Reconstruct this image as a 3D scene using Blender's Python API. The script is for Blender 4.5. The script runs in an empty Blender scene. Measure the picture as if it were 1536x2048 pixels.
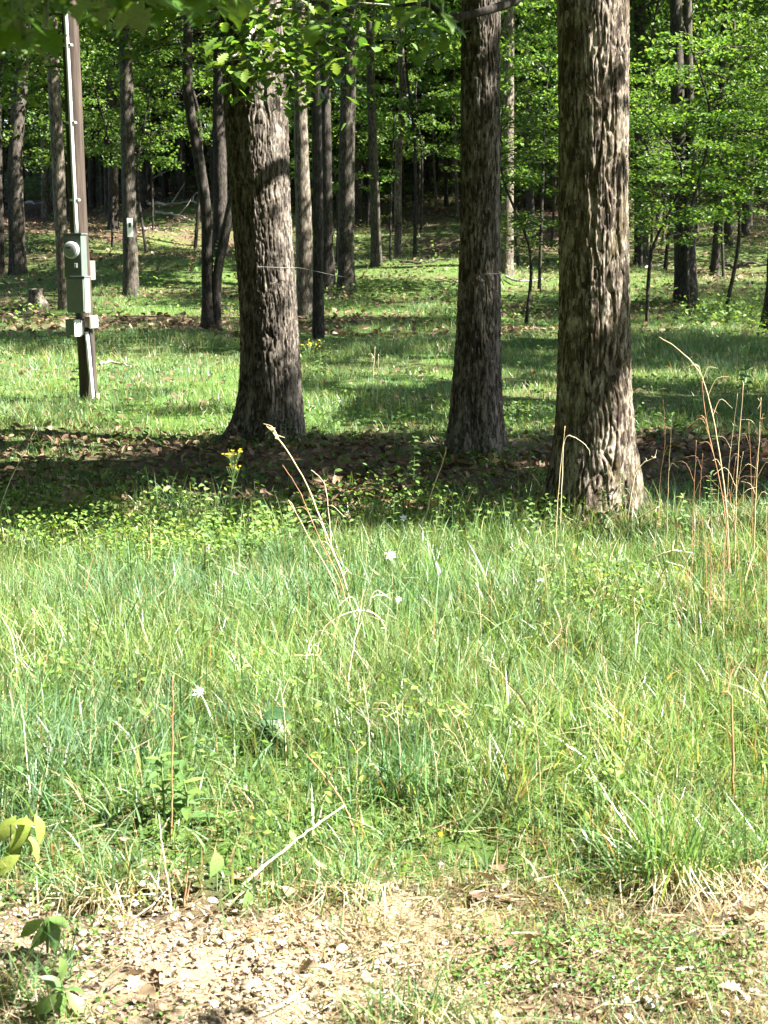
import bpy, math, random
import numpy as np
from mathutils import Matrix, Vector

rng = np.random.default_rng(11)
random.seed(11)
scene = bpy.context.scene
COL = scene.collection

# ------------------------------------------------------------------ camera, sky, sun, exposure
F = 3000.0                      # focal length in pixels of a 1536 x 2048 frame
CAM_H = 1.6
PITCH = math.atan(533 / F)
cam_d = bpy.data.cameras.new('camera')
cam_d.sensor_fit = 'VERTICAL'
cam_d.sensor_height = 24.0
cam_d.lens = F / 2048 * 24.0
cam_d.clip_end = 600
cam_d.clip_start = 0.05
cam_d.dof.use_dof = True
cam_d.dof.focus_distance = 8.0
cam_d.dof.aperture_fstop = 8
cam = bpy.data.objects.new('camera', cam_d)
cam.location = (0, 0, CAM_H)
cam.rotation_euler = (math.pi / 2 - PITCH, 0, 0)
COL.objects.link(cam)
scene.camera = cam

SUN_EL = math.radians(48)
SUN_AZ = math.radians(102)      # clockwise from +Y (the view): from the right, a little behind the camera
COT = math.sin(SUN_AZ) / math.tan(SUN_EL)
DOT = -math.cos(SUN_AZ) / math.tan(SUN_EL)      # shadows drift away from the camera by this much per metre of height
w = bpy.data.worlds.new('World')
scene.world = w
w.use_nodes = True
nt = w.node_tree
sky = nt.nodes.new('ShaderNodeTexSky')
sky.sky_type = 'NISHITA'
sky.sun_disc = False
sky.sun_elevation = SUN_EL
sky.sun_rotation = SUN_AZ
nt.links.new(sky.outputs[0], nt.nodes['Background'].inputs[0])
nt.nodes['Background'].inputs[1].default_value = 0.05
sd = bpy.data.lights.new('sun', 'SUN')
sd.energy = 5.0
sd.angle = math.radians(0.53)
sd.color = (1.0, 0.95, 0.86)
sun = bpy.data.objects.new('sun', sd)
to_sun = Vector((math.sin(SUN_AZ) * math.cos(SUN_EL), math.cos(SUN_AZ) * math.cos(SUN_EL), math.sin(SUN_EL)))
sun.rotation_euler = to_sun.to_track_quat('Z', 'Y').to_euler()
sun.location = (30, 0, 40)
COL.objects.link(sun)
vs = scene.view_settings
vs.view_transform = 'Standard'
vs.look = 'None'
vs.exposure = 3.05
vs.gamma = 1
vs.use_curve_mapping = False
cy = scene.cycles
cy.max_bounces = 7
cy.diffuse_bounces = 4
cy.glossy_bounces = 2
cy.transmission_bounces = 5
cy.use_denoising = True

# ------------------------------------------------------------------ noise, terrain, pixel helpers
def _hash(i, j, k, s):
    h = (i.astype(np.int64) * 374761393 + j.astype(np.int64) * 668265263 + k.astype(np.int64) * 2147483647 + s * 974634777) & 0xffffffff
    h = ((h ^ (h >> 13)) * 1274126177) & 0xffffffff
    h = ((h ^ (h >> 16)) * 2246822519) & 0xffffffff
    return ((h ^ (h >> 15)) & 0xffffff) / float(0xffffff)

def vn(x, y, z=0.0, s=0):
    """value noise, 0..1"""
    x, y, z = np.broadcast_arrays(np.asarray(x, float), np.asarray(y, float), np.asarray(z, float))
    i, j, k = np.floor(x), np.floor(y), np.floor(z)
    u, v, t = x - i, y - j, z - k
    u, v, t = (a * a * (3 - 2 * a) for a in (u, v, t))
    r = 0
    for a in (0, 1):
        for b in (0, 1):
            for c in (0, 1):
                r = r + _hash(i + a, j + b, k + c, s) * (u if a else 1 - u) * (v if b else 1 - v) * (t if c else 1 - t)
    return r

def sstep(a, b, x):
    t = np.clip((np.asarray(x, float) - a) / (b - a), 0, 1)
    return t * t * (3 - 2 * t)

def terrain(x, y):
    x = np.asarray(x, float); y = np.asarray(y, float)
    s = (y - 37 + 0.06 * x) / 3.0
    rise = 0.105 * 3.0 * np.logaddexp(0, s)
    near = sstep(3.0, 6.0, y)
    n = 0.10 * (vn(x * .55, y * .55, 0, 3) - .5) * near
    far = sstep(30, 48, y)
    n = n + far * (0.9 * (vn(x * .16, y * .16, 0, 4) - .5) + 0.5 * (vn(x * .45, y * .30, 0, 5) - .5))
    lip = 0.10 * sstep(3.75, 4.25, y + 0.35 * (vn(x * 1.7, 0, 0, 8) - .5)) - 0.10
    n = n + (.034 * (vn(x * 7.5, y * 7.5, 0, 45) - .5) + .018 * (vn(x * 19, y * 19, 0, 46) - .5)) * sstep(2.4, 2.7, y) * (1 - sstep(4.0, 4.8, y))
    return rise + n + lip

fwd = np.array([0, math.cos(PITCH), -math.sin(PITCH)])
upv = np.array([0, math.sin(PITCH), math.cos(PITCH)])
def ray(px, py):
    return fwd + np.array([(px - 768) / F, 0, 0]) + upv * ((1024 - py) / F)
def at(px, py, d):
    r = ray(px, py); r = r * (d / r[1])
    return np.array([r[0], r[1], r[2] + CAM_H])
def ground(px, py):
    r = ray(px, py); r = r / r[1]
    ds = np.concatenate([np.linspace(2.5, 20, 900), np.linspace(20, 130, 2500)])
    z = CAM_H + r[2] * ds
    g = terrain(r[0] * ds, ds)
    k = np.argmax(z <= g)
    d = ds[k] if (z <= g).any() else 60.0
    return np.array([r[0] * d, d, float(terrain(r[0] * d, d))])
def gz(x, y):
    return float(terrain(x, y))

# ------------------------------------------------------------------ mesh helpers
def make_mesh(name, V, faces, mat, col=None, smooth=False):
    """faces: list of (n,3)/(n,4) int arrays"""
    me = bpy.data.meshes.new(name)
    V = np.asarray(V, np.float32)
    me.vertices.add(len(V)); me.vertices.foreach_set('co', V.ravel())
    flat, start, o = [], [], 0
    for f in faces:
        f = np.asarray(f, np.int32)
        if len(f) == 0: continue
        flat.append(f.ravel()); start.append(o + np.arange(len(f)) * f.shape[1]); o += f.size
    flat = np.concatenate(flat); start = np.concatenate(start).astype(np.int32)
    me.loops.add(len(flat)); me.loops.foreach_set('vertex_index', flat)
    me.polygons.add(len(start)); me.polygons.foreach_set('loop_start', start)
    me.polygons.foreach_set('use_smooth', np.full(len(start), bool(smooth)))
    if col is not None:
        a = me.attributes.new('col', 'FLOAT_COLOR', 'POINT')
        c = np.ones((len(V), 4), np.float32); c[:, :3] = col
        a.data.foreach_set('color', c.ravel())
    me.update(calc_edges=True)
    if mat is not None: me.materials.append(mat)
    return me

def put(name, me, parent=None, loc=None, kind=None):
    o = bpy.data.objects.new(name, me)
    COL.objects.link(o)
    if parent is not None: o.parent = parent
    if loc is not None: o.location = loc
    if kind: o['kind'] = kind
    return o

def thing(name, label, cat, loc, group=None):
    o = bpy.data.objects.new(name, None)
    o.empty_display_size = 0.1
    COL.objects.link(o)
    o.location = loc
    o['label'] = label; o['category'] = cat
    if group: o['group'] = group
    return o

def tag(o, label, cat, group=None):
    o['label'] = label; o['category'] = cat
    if group: o['group'] = group
    return o

def part(name, V, faces, mat, root, col=None, smooth=False, kind=None):
    """V in world coordinates; the mesh is stored relative to its root (an unrotated empty)"""
    loc = np.array(root.location) if root is not None else np.zeros(3)
    if root is not None and root.parent is not None:
        loc = loc + np.array(root.parent.location)
    return put(name, make_mesh(name, np.asarray(V) - loc, faces, mat, col, smooth), root, kind=kind)

def frame_of(P):
    P = np.asarray(P, float)
    T = np.gradient(P, axis=0)
    T /= np.linalg.norm(T, axis=1)[:, None] + 1e-9
    ref = np.array([0, 1.0, 0]) if abs(T[0][1]) < .8 else np.array([1.0, 0, 0])
    N = np.cross(T, ref); N /= np.linalg.norm(N, axis=1)[:, None] + 1e-9
    B = np.cross(T, N)
    return T, N, B

def tube(P, R, n=8, cap=True):
    P = np.asarray(P, float); R = np.broadcast_to(np.asarray(R, float), (len(P),))
    T, N, B = frame_of(P)
    a = np.arange(n) * 2 * np.pi / n
    V = P[:, None, :] + R[:, None, None] * (np.cos(a)[None, :, None] * N[:, None, :] + np.sin(a)[None, :, None] * B[:, None, :])
    V = V.reshape(-1, 3)
    k = np.arange(len(P) - 1)[:, None] * n; j = np.arange(n)[None, :]; j2 = (j + 1) % n
    Q = np.stack([k + j, k + j2, k + n + j2, k + n + j], -1).reshape(-1, 4)
    fs = [Q]
    if cap:
        V = np.vstack([V, P[:1], P[-1:]])
        m = len(P) * n
        i = np.arange(n); i2 = (i + 1) % n
        fs.append(np.stack([i2, i, np.full(n, m)], 1))
        fs.append(np.stack([m - n + i, m - n + i2, np.full(n, m + 1)], 1))
    return V, fs

def join(items):
    V, tri, quad, o = [], [], [], 0
    for v, fs in items:
        V.append(v)
        for f in fs:
            (tri if f.shape[1] == 3 else quad).append(f + o)
        o += len(v)
    out = []
    if tri: out.append(np.vstack(tri))
    if quad: out.append(np.vstack(quad))
    return np.vstack(V), out

def smooth_path(pts, n):
    pts = np.asarray(pts, float)
    if len(pts) < 3:
        t = np.linspace(0, 1, n)[:, None]
        return pts[0] * (1 - t) + pts[-1] * t
    P = np.vstack([2 * pts[0] - pts[1], pts, 2 * pts[-1] - pts[-2]])
    u = np.linspace(0, len(pts) - 1 - 1e-6, n)
    i = u.astype(int); t = (u - i)[:, None]
    a, b, c, d = P[i], P[i + 1], P[i + 2], P[i + 3]
    return .5 * (2 * b + (c - a) * t + (2 * a - 5 * b + 4 * c - d) * t ** 2 + (3 * b - a - 3 * c + d) * t ** 3)

# ------------------------------------------------------------------ materials
def new_mat(name):
    m = bpy.data.materials.new(name); m.use_nodes = True
    return m, m.node_tree, m.node_tree.nodes, m.node_tree.links, m.node_tree.nodes['Principled BSDF'], m.node_tree.nodes['Material Output']

def noise_node(N, L, scale, vec=None, detail=4, rough=.6, dist=0):
    n = N.new('ShaderNodeTexNoise'); n.inputs['Scale'].default_value = scale
    n.inputs['Detail'].default_value = detail; n.inputs['Roughness'].default_value = rough
    n.inputs['Distortion'].default_value = dist
    if vec is not None: L.new(vec, n.inputs['Vector'])
    return n

def ramp_node(N, L, src, stops):
    r = N.new('ShaderNodeValToRGB'); e = r.color_ramp.elements
    while len(e) < len(stops): e.new(.5)
    for k, (p, c) in enumerate(stops):
        e[k].position = p; e[k].color = (*c, 1) if len(c) == 3 else c
    L.new(src, r.inputs[0])
    return r

def mapped(N, L, scale, coord='Object'):
    t = N.new('ShaderNodeTexCoord'); m = N.new('ShaderNodeMapping')
    m.inputs['Scale'].default_value = scale
    L.new(t.outputs[coord], m.inputs['Vector'])
    return m.outputs['Vector']

def leaf_material(name, trans=.45, rough=.42, spec=.5, warm=(1.25, 1.15, .55), vary=.3, base=None, vein=False):
    m, t, N, L, bs, out = new_mat(name)
    if base is None:
        at_ = N.new('ShaderNodeAttribute'); at_.attribute_name = 'col'; c0 = at_.outputs['Color']
    else:
        r = N.new('ShaderNodeRGB'); r.outputs[0].default_value = (*base, 1); c0 = r.outputs[0]
    oi = N.new('ShaderNodeObjectInfo')
    mr = N.new('ShaderNodeMapRange'); mr.inputs[3].default_value = 1 - vary; mr.inputs[4].default_value = 1 + vary
    L.new(oi.outputs['Random'], mr.inputs[0])
    mx = N.new('ShaderNodeMix'); mx.data_type = 'RGBA'; mx.blend_type = 'MULTIPLY'; mx.inputs['Factor'].default_value = 1
    L.new(c0, mx.inputs[6]); L.new(mr.outputs[0], mx.inputs[7])
    col = mx.outputs[2]
    if vein:
        nz = noise_node(N, L, 7, mapped(N, L, (1, 2.2, 1)), 5, .7, .3)
        rz = ramp_node(N, L, nz.outputs['Fac'], [(.3, (.62, .66, .6)), (.55, (1, 1, 1)), (.75, (1.3, 1.22, 1.15))])
        mv = N.new('ShaderNodeMix'); mv.data_type = 'RGBA'; mv.blend_type = 'MULTIPLY'; mv.inputs['Factor'].default_value = 1
        L.new(col, mv.inputs[6]); L.new(rz.outputs[0], mv.inputs[7]); col = mv.outputs[2]
    L.new(col, bs.inputs['Base Color'])
    bs.inputs['Roughness'].default_value = rough
    bs.inputs['Specular IOR Level'].default_value = spec
    tr = N.new('ShaderNodeBsdfTranslucent')
    m2 = N.new('ShaderNodeMix'); m2.data_type = 'RGBA'; m2.blend_type = 'MULTIPLY'; m2.inputs['Factor'].default_value = 1
    L.new(col, m2.inputs[6]); m2.inputs[7].default_value = (*warm, 1)
    L.new(m2.outputs[2], tr.inputs['Color'])
    ms = N.new('ShaderNodeMixShader'); ms.inputs[0].default_value = trans
    L.new(bs.outputs[0], ms.inputs[1]); L.new(tr.outputs[0], ms.inputs[2])
    L.new(ms.outputs[0], out.inputs['Surface'])
    return m

M_CROWN = leaf_material('foliage', .45, .45, .4, (1.35, 1.3, .6), .35)
M_GRASS = leaf_material('grass_blade', .42, .38, .5, (1.3, 1.2, .6), 0)
M_HERB = leaf_material('herb_leaf', .38, .45, .4, (1.3, 1.2, .6), .15, None, True)
M_WEED = leaf_material('weed_leaf', .4, .6, .25, (1.3, 1.2, .6), 0)
M_DRY = leaf_material('dry_leaf', .15, .75, .2, (1.1, 1.0, .8), .2)

def bark_material(name, dark, mid, pale, moss=None, moss_amt=0, scale=1.0, lichen=.5):
    m, t, N, L, bs, out = new_mat(name)
    # flakes: cells stretched along the trunk, each of its own tone
    n0 = noise_node(N, L, 9 * scale, mapped(N, L, (1, 1, .5)), 3, .6)
    nb_ = noise_node(N, L, 3.2 * scale, mapped(N, L, (1, 1, .45)), 5, .7, .3)
    v = mapped(N, L, (1, 1, .24))
    wob = N.new('ShaderNodeVectorMath'); wob.operation = 'MULTIPLY_ADD'; wob.inputs[1].default_value = (.05, .05, .05)
    L.new(n0.outputs['Color'], wob.inputs[0]); L.new(v, wob.inputs[2])
    vo = N.new('ShaderNodeTexVoronoi'); vo.inputs['Scale'].default_value = 58 * scale
    L.new(wob.outputs[0], vo.inputs['Vector'])
    sepc = N.new('ShaderNodeSeparateColor'); L.new(vo.outputs['Color'], sepc.inputs[0])
    n1 = noise_node(N, L, 58 * scale, mapped(N, L, (1, 1, .22)), 7, .78, .4)
    ad = N.new('ShaderNodeMath'); ad.operation = 'MULTIPLY_ADD'; ad.inputs[1].default_value = .30
    L.new(sepc.outputs[0], ad.inputs[0])
    sb = N.new('ShaderNodeMath'); sb.operation = 'SUBTRACT'; sb.inputs[1].default_value = .15
    L.new(n1.outputs['Fac'], sb.inputs[0]); L.new(sb.outputs[0], ad.inputs[2])
    r1 = ramp_node(N, L, ad.outputs[0], [(.36, dark), (.50, mid), (.68, pale)])
    n2 = noise_node(N, L, 8.5 * scale, mapped(N, L, (1, 1, .4)), 8, .82, .4)
    k = ramp_node(N, L, n2.outputs['Fac'], [(.60 - .10 * lichen, (0, 0, 0)), (.63, (1, 1, 1))])
    mx = N.new('ShaderNodeMix'); mx.data_type = 'RGBA'
    sc = N.new('ShaderNodeMath'); sc.operation = 'MULTIPLY'; sc.inputs[1].default_value = .65 * lichen
    L.new(k.outputs[0], sc.inputs[0]); L.new(sc.outputs[0], mx.inputs['Factor'])
    L.new(r1.outputs[0], mx.inputs[6]); mx.inputs[7].default_value = (pale[0] * 1.7, pale[1] * 1.75, pale[2] * 1.75, 1)
    c = mx.outputs[2]
    rb = ramp_node(N, L, nb_.outputs['Fac'], [(.32, (.55, .50, .46)), (.5, (1, 1, 1)), (.68, (1.35, 1.36, 1.38))])
    mb_ = N.new('ShaderNodeMix'); mb_.data_type = 'RGBA'; mb_.blend_type = 'MULTIPLY'; mb_.inputs['Factor'].default_value = 1
    L.new(c, mb_.inputs[6]); L.new(rb.outputs[0], mb_.inputs[7]); c = mb_.outputs[2]
    if moss:
        n3 = noise_node(N, L, 4.2, mapped(N, L, (1, 1, .7)), 8, .8, .6)
        k3 = ramp_node(N, L, n3.outputs['Fac'], [(.50, (0, 0, 0)), (.58, (1, 1, 1))])
        s3 = N.new('ShaderNodeMath'); s3.operation = 'MULTIPLY'; s3.inputs[1].default_value = moss_amt
        L.new(k3.outputs[0], s3.inputs[0])
        m3 = N.new('ShaderNodeMix'); m3.data_type = 'RGBA'
        L.new(s3.outputs[0], m3.inputs['Factor']); L.new(c, m3.inputs[6]); m3.inputs[7].default_value = (*moss, 1)
        c = m3.outputs[2]
    L.new(c, bs.inputs['Base Color'])
    bs.inputs['Roughness'].default_value = .88
    bs.inputs['Specular IOR Level'].default_value = .2
    b = N.new('ShaderNodeBump'); b.inputs['Strength'].default_value = 1.0; b.inputs['Distance'].default_value = .007
    L.new(ad.outputs[0], b.inputs['Height']); L.new(b.outputs[0], bs.inputs['Normal'])
    return m

M_OAK = bark_material('oak_bark', (.017, .013, .010), (.056, .046, .037), (.17, .148, .124), None, 0, 1, .75)
M_OAK_MOSS = bark_material('mossy_oak_bark', (.019, .013, .009), (.060, .045, .033), (.24, .205, .165), (.048, .037, .010), .55, 1, .85)
M_TRUNK = bark_material('forest_bark', (.019, .016, .012), (.042, .035, .029), (.105, .09, .075), (.036, .045, .015), .35, .8, .4)
M_TRUNK_PALE = bark_material('pale_bark', (.038, .030, .022), (.085, .069, .053), (.19, .165, .132), None, 0, .8, .6)
M_TRUNK_DARK = bark_material('dark_bark', (.014, .011, .009), (.028, .023, .019), (.06, .052, .044), None, 0, .8, .3)
M_DEADWOOD = bark_material('dead_wood', (.13, .115, .095), (.24, .215, .185), (.40, .37, .32), None, 0, 1.2, .5)

def simple_mat(name, c, rough=.6, spec=.4, metal=0, var=.12, scale=18, bump=0.0, stretch=(1, 1, 1)):
    m, t, N, L, bs, out = new_mat(name)
    n = noise_node(N, L, scale, mapped(N, L, stretch), 5, .65)
    lo = tuple(max(0, x * (1 - var)) for x in c); hi = tuple(min(1, x * (1 + var)) for x in c)
    r = ramp_node(N, L, n.outputs['Fac'], [(.3, lo), (.7, hi)])
    L.new(r.outputs[0], bs.inputs['Base Color'])
    bs.inputs['Roughness'].default_value = rough
    bs.inputs['Metallic'].default_value = metal
    bs.inputs['Specular IOR Level'].default_value = spec
    if bump:
        b = N.new('ShaderNodeBump'); b.inputs['Strength'].default_value = .6; b.inputs['Distance'].default_value = bump
        L.new(n.outputs['Fac'], b.inputs['Height']); L.new(b.outputs[0], bs.inputs['Normal'])
    return m

M_POLE = simple_mat('creosote_pole', (.046, .034, .027), .85, .2, 0, .6, 30, .006, (1, 1, .06))
M_BOXDARK = simple_mat('meter_enclosure_paint', (.080, .100, .090), .65, .4, 0, .12, 8)
M_BOXGREY = simple_mat('panel_paint', (.125, .145, .125), .65, .4, 0, .10, 8)
M_GALV = simple_mat('galvanised_steel', (.55, .57, .58), .42, .5, .35, .1, 20)
M_WHITE = simple_mat('white_plastic', (.74, .75, .74), .45, .5, 0, .05, 10)
M_BLACK = simple_mat('black_rubber', (.02, .02, .022), .5, .4, 0, .1, 10)
M_BROWNBOX = simple_mat('brown_box_paint', (.17, .13, .11), .6, .3, 0, .12, 12)
M_DIAL = simple_mat('meter_face', (.20, .22, .215), .35, .5, 0, .08, 25)
M_GLASS = new_mat('meter_glass')[0]
_b = M_GLASS.node_tree.nodes['Principled BSDF']
_b.inputs['Transmission Weight'].default_value = 1.0; _b.inputs['Roughness'].default_value = .12; _b.inputs['IOR'].default_value = 1.2
M_STRING = simple_mat('weathered_cord', (.26, .26, .22), .8, .2, 0, .15, 60)
M_CUT = simple_mat('cut_wood', (.33, .29, .24), .85, .2, 0, .35, 14)
M_STALK = simple_mat('straw_stalk', (.42, .33, .19), .7, .3, 0, .3, 9)
M_STALK_RED = simple_mat('russet_stalk', (.30, .16, .085), .7, .3, 0, .35, 9)
M_STALK_PALE = simple_mat('bleached_stalk', (.56, .48, .33), .7, .3, 0, .2, 9)
M_STEM = simple_mat('green_stem', (.10, .16, .05), .55, .4, 0, .2, 12)
M_PETALW = leaf_material('white_petal', .3, .5, .3, (1, 1, 1), 0, (.78, .78, .80))
M_PETALY = leaf_material('yellow_petal', .3, .5, .3, (1, 1, .6), 0, (.72, .52, .03))
M_PEBBLE = leaf_material('pebble_stone', 0.0, .8, .3, (1, 1, 1), 0)

# ------------------------------------------------------------------ ground sheet
def ground_material():
    m, t, N, L, bs, out = new_mat('woodland_ground')
    tc = N.new('ShaderNodeTexCoord'); P = tc.outputs['Object']
    a = N.new('ShaderNodeAttribute'); a.attribute_name = 'col'      # R gravel, G turf, B leaf mould
    sep = N.new('ShaderNodeSeparateColor'); L.new(a.outputs['Color'], sep.inputs[0])
    nf = noise_node(N, L, 26, P, 8, .75, .2)
    nm = noise_node(N, L, 4.5, P, 6, .7, .2)
    nt_ = noise_node(N, L, .8, P, 4, .6)
    soil = ramp_node(N, L, nf.outputs['Fac'], [(.3, (.03, .021, .014)), (.55, (.07, .05, .033)), (.75, (.14, .105, .072))])
    litter = ramp_node(N, L, nf.outputs['Fac'], [(.3, (.035, .023, .015)), (.5, (.085, .057, .037)), (.72, (.16, .115, .078))])
    turf = ramp_node(N, L, nm.outputs['Fac'], [(.3, (.035, .065, .012)), (.55, (.06, .11, .02)), (.75, (.10, .145, .035))])
    grav = ramp_node(N, L, nf.outputs['Fac'], [(.25, (.13, .098, .064)), (.5, (.24, .185, .125)), (.75, (.36, .29, .21))])
    def mix(f, c1, c2):
        x = N.new('ShaderNodeMix'); x.data_type = 'RGBA'
        L.new(f, x.inputs['Factor']); L.new(c1, x.inputs[6]); L.new(c2, x.inputs[7]); return x.outputs[2]
    c = mix(sep.outputs[2], soil.outputs[0], litter.outputs[0])
    c = mix(sep.outputs[1], c, turf.outputs[0])
    c = mix(sep.outputs[0], c, grav.outputs[0])
    L.new(c, bs.inputs['Base Color'])
    bs.inputs['Roughness'].default_value = .95
    bs.inputs['Specular IOR Level'].default_value = .15
    b = N.new('ShaderNodeBump'); b.inputs['Strength'].default_value = .8; b.inputs['Distance'].default_value = .03
    L.new(nf.outputs['Fac'], b.inputs['Height']); L.new(b.outputs[0], bs.inputs['Normal'])
    return m

def edge_d(x):
    """front edge of the tall meadow"""
    return 3.62 + .30 * (vn(np.asarray(x) * 1.3, 0, 0, 21) - .5) + .25 * (vn(np.asarray(x) * 4.1, 3, 0, 22) - .5) - .12 * sstep(-.3, -1.2, x)
def shade_front(x):
    """where the meadow meets the shaded, leaf strewn strip under the oaks"""
    return 8.0 + .38 * (np.clip(x, -3, 3) + 2) + .45 * sstep(-.9, -2.0, x) + .9 * (vn(np.asarray(x) * .9, 1, 0, 23) - .5)
def turf_amount(x, y):
    x = np.asarray(x, float); y = np.asarray(y, float)
    n = vn(x * .5, y * .35, 0, 31) * .6 + vn(x * 1.4, y * 1.1, 0, 32) * .4
    sf = shade_front(x)
    meadow = sstep(0, .25, y - edge_d(x)) * (1 - sstep(-.2, .8, y - sf))
    strip = sstep(-.2, .8, y - sf) * (1 - sstep(11.6, 13.2, y))
    lawn = sstep(11.8, 13.4, y) * (1 - sstep(34, 52, y + 8 * (n - .5)))
    hill = sstep(34, 52, y + 8 * (n - .5))
    central = sstep(.30, .5, vn(x * .13 + 3.1, y * .06, 0, 33))
    bare = sstep(.50, .66, vn(x * .35, y * .8, 0, 36)) * .85 * sstep(26, 30, y) * (1 - sstep(36, 40, y))
    bare2 = sstep(.56, .66, vn(x * .8, y * .9, 0, 37)) * .8
    return np.clip(meadow + strip * sstep(.5, .75, n) * .55 + lawn * np.clip(1.0 - .7 * bare - .5 * bare2, 0, 1) + hill * (.06 + .62 * central) * sstep(.30, .55, n), 0, 1)

ys = np.concatenate([np.linspace(-6, 2.4, 12), np.linspace(2.5, 4.6, 110), np.linspace(4.65, 12, 170), 12 + (np.linspace(0, 1, 260) ** 1.7) * 168 + .05])
xs_h = np.concatenate([np.linspace(0, 1.6, 75), 1.6 + np.linspace(0, 1, 100)[1:] ** 2.0 * 84])
xs_u = np.concatenate([-xs_h[:0:-1], xs_h])
GX, GY = np.meshgrid(xs_u, ys)
GZ = terrain(GX, GY)
GZ = GZ + .012 * (vn(GX * 9, GY * 9, 0, 41) - .5) * sstep(2.5, 3, GY) * (1 - sstep(10, 14, GY))
Vg = np.stack([GX, GY, GZ], -1).reshape(-1, 3)
nr, nc = GX.shape
ii = (np.arange(nr - 1)[:, None] * nc + np.arange(nc - 1)[None, :])
Qg = np.stack([ii, ii + 1, ii + nc + 1, ii + nc], -1).reshape(-1, 4)
gx, gy = Vg[:, 0], Vg[:, 1]
tf = turf_amount(gx, gy)
gravel = (1 - sstep(3.45, 3.8, gy + .5 * (vn(gx * 2.2, gy * 2.2, 0, 42) - .5))) * sstep(.30, .5, vn(gx * 1.6, gy * 1.6, 0, 43) + .25 * sstep(0, -1, gx))
mould = np.clip(sstep(.3, .6, vn(gx * .7, gy * .7, 0, 44)) + .25, 0, 1)
colg = np.stack([gravel, tf * (1 - gravel), mould], 1)
g_o = put('ground', make_mesh('ground', Vg, [Qg], ground_material(), colg, True), kind='structure')

# ------------------------------------------------------------------ trunks
def bark_trunk(path, radii, zs_fine, n=200, seed=0, depth=.016, flare=None, ku=22., kz=4.2, lobes=5):
    """path: control points base->top (world), radii at those points; bark plates are real relief"""
    path = np.asarray(path, float); radii = np.asarray(radii, float)
    zc = path[:, 2]
    z = zs_fine
    cx = np.interp(z, zc, path[:, 0]); cyy = np.interp(z, zc, path[:, 1])
    ker = np.ones(41) / 41
    def sm(a):
        return np.convolve(np.pad(a, 20, mode='edge'), ker, 'valid')
    cx, cyy = sm(cx), sm(cyy)
    r = sm(np.interp(z, zc, radii))
    th = np.arange(n) * 2 * np.pi / n
    Zg, Tg = np.meshgrid(z, th, indexing='ij')
    rg = r[:, None] * np.ones_like(Tg)
    z0 = zc[0]
    hgt = np.clip(Zg - z0 - .22, 0, None)
    if flare:
        amp, hh = flare
        fl = amp * np.exp(-hgt / hh)
        lob = .15 + 1.35 * sstep(.2, .8, vn(np.cos(Tg) * 2.3 + seed, np.sin(Tg) * 2.3, hgt * .3, seed + 50)) + .12 * np.sin(lobes * Tg + seed)
        rg = rg + fl * lob
    rg = rg * (1 + .07 * (vn(np.cos(Tg) * 1.3, np.sin(Tg) * 1.3 + seed, Zg * 1.1, seed + 51) - .5))
    R0 = r.mean()
    X = np.cos(Tg) * R0; Y = np.sin(Tg) * R0
    wx = .012 * (vn(X * 14, Y * 14, Zg * 7, seed + 1) - .5) * 2
    n1 = np.abs(2 * vn(X * ku + wx * ku, Y * ku + wx * ku, Zg * kz + wx * 8, seed + 2) - 1)
    n2 = np.abs(2 * vn(X * ku * 2.1, Y * ku * 2.1, Zg * kz * 2.3 + 2 * wx, seed + 3) - 1)
    n3 = np.abs(2 * vn(X * 9, Y * 9, Zg * 11, seed + 4) - 1)
    nl = np.abs(2 * vn(X * ku * .62 + wx * ku, Y * ku * .62 + wx * ku, Zg * 1.7 + wx * 5, seed + 7) - 1)
    groove = sstep(.0, .17, nl)
    plate = sstep(.02, .34, n1)
    fine = sstep(.02, .40, n2)
    cracks = sstep(.0, .10, n3)
    tilt = vn(X * ku * .6, Y * ku * .6, Zg * kz * .8, seed + 5)
    d = depth * (.75 * groove + .30 * plate * groove + .20 * fine * plate + .12 * tilt + .10 * cracks - 1.0) + .008 * (vn(X * 90, Y * 90, Zg * 40, seed + 6) - .5)
    rr = rg + d
    V = np.stack([cx[:, None] + np.cos(Tg) * rr, cyy[:, None] + np.sin(Tg) * rr, Zg], -1).reshape(-1, 3)
    k = np.arange(len(z) - 1)[:, None] * n; j = np.arange(n)[None, :]; j2 = (j + 1) % n
    Q = np.stack([k + j, k + j2, k + n + j2, k + n + j], -1).reshape(-1, 4)
    return V, [Q]

def plain_trunk(path, radii, n=14, seed=0, rings=70, rough=.05, flare=.35, fh=.35):
    P = smooth_path(path, rings)
    u = np.linspace(0, 1, rings)
    R = np.interp(u, np.linspace(0, 1, len(radii)), radii)
    h = P[:, 2] - P[0, 2]
    R = R * (1 + flare * np.exp(-np.clip(h, 0, None) / fh))
    T, N, B = frame_of(P)
    th = np.arange(n) * 2 * np.pi / n
    rr = R[:, None] * (1 + rough * 2 * (vn(np.cos(th)[None] * 2.2 + seed, np.sin(th)[None] * 2.2, h[:, None] * 1.6, seed) - .5)
                       + rough * (vn(np.cos(th)[None] * 6, np.sin(th)[None] * 6, h[:, None] * 4 + seed, seed + 1) - .5))
    V = P[:, None, :] + rr[..., None] * (np.cos(th)[None, :, None] * N[:, None, :] + np.sin(th)[None, :, None] * B[:, None, :])
    V = V.reshape(-1, 3)
    k = np.arange(rings - 1)[:, None] * n; j = np.arange(n)[None, :]; j2 = (j + 1) % n
    Q = np.stack([k + j, k + j2, k + n + j2, k + n + j], -1).reshape(-1, 4)
    return V, [Q]

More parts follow.
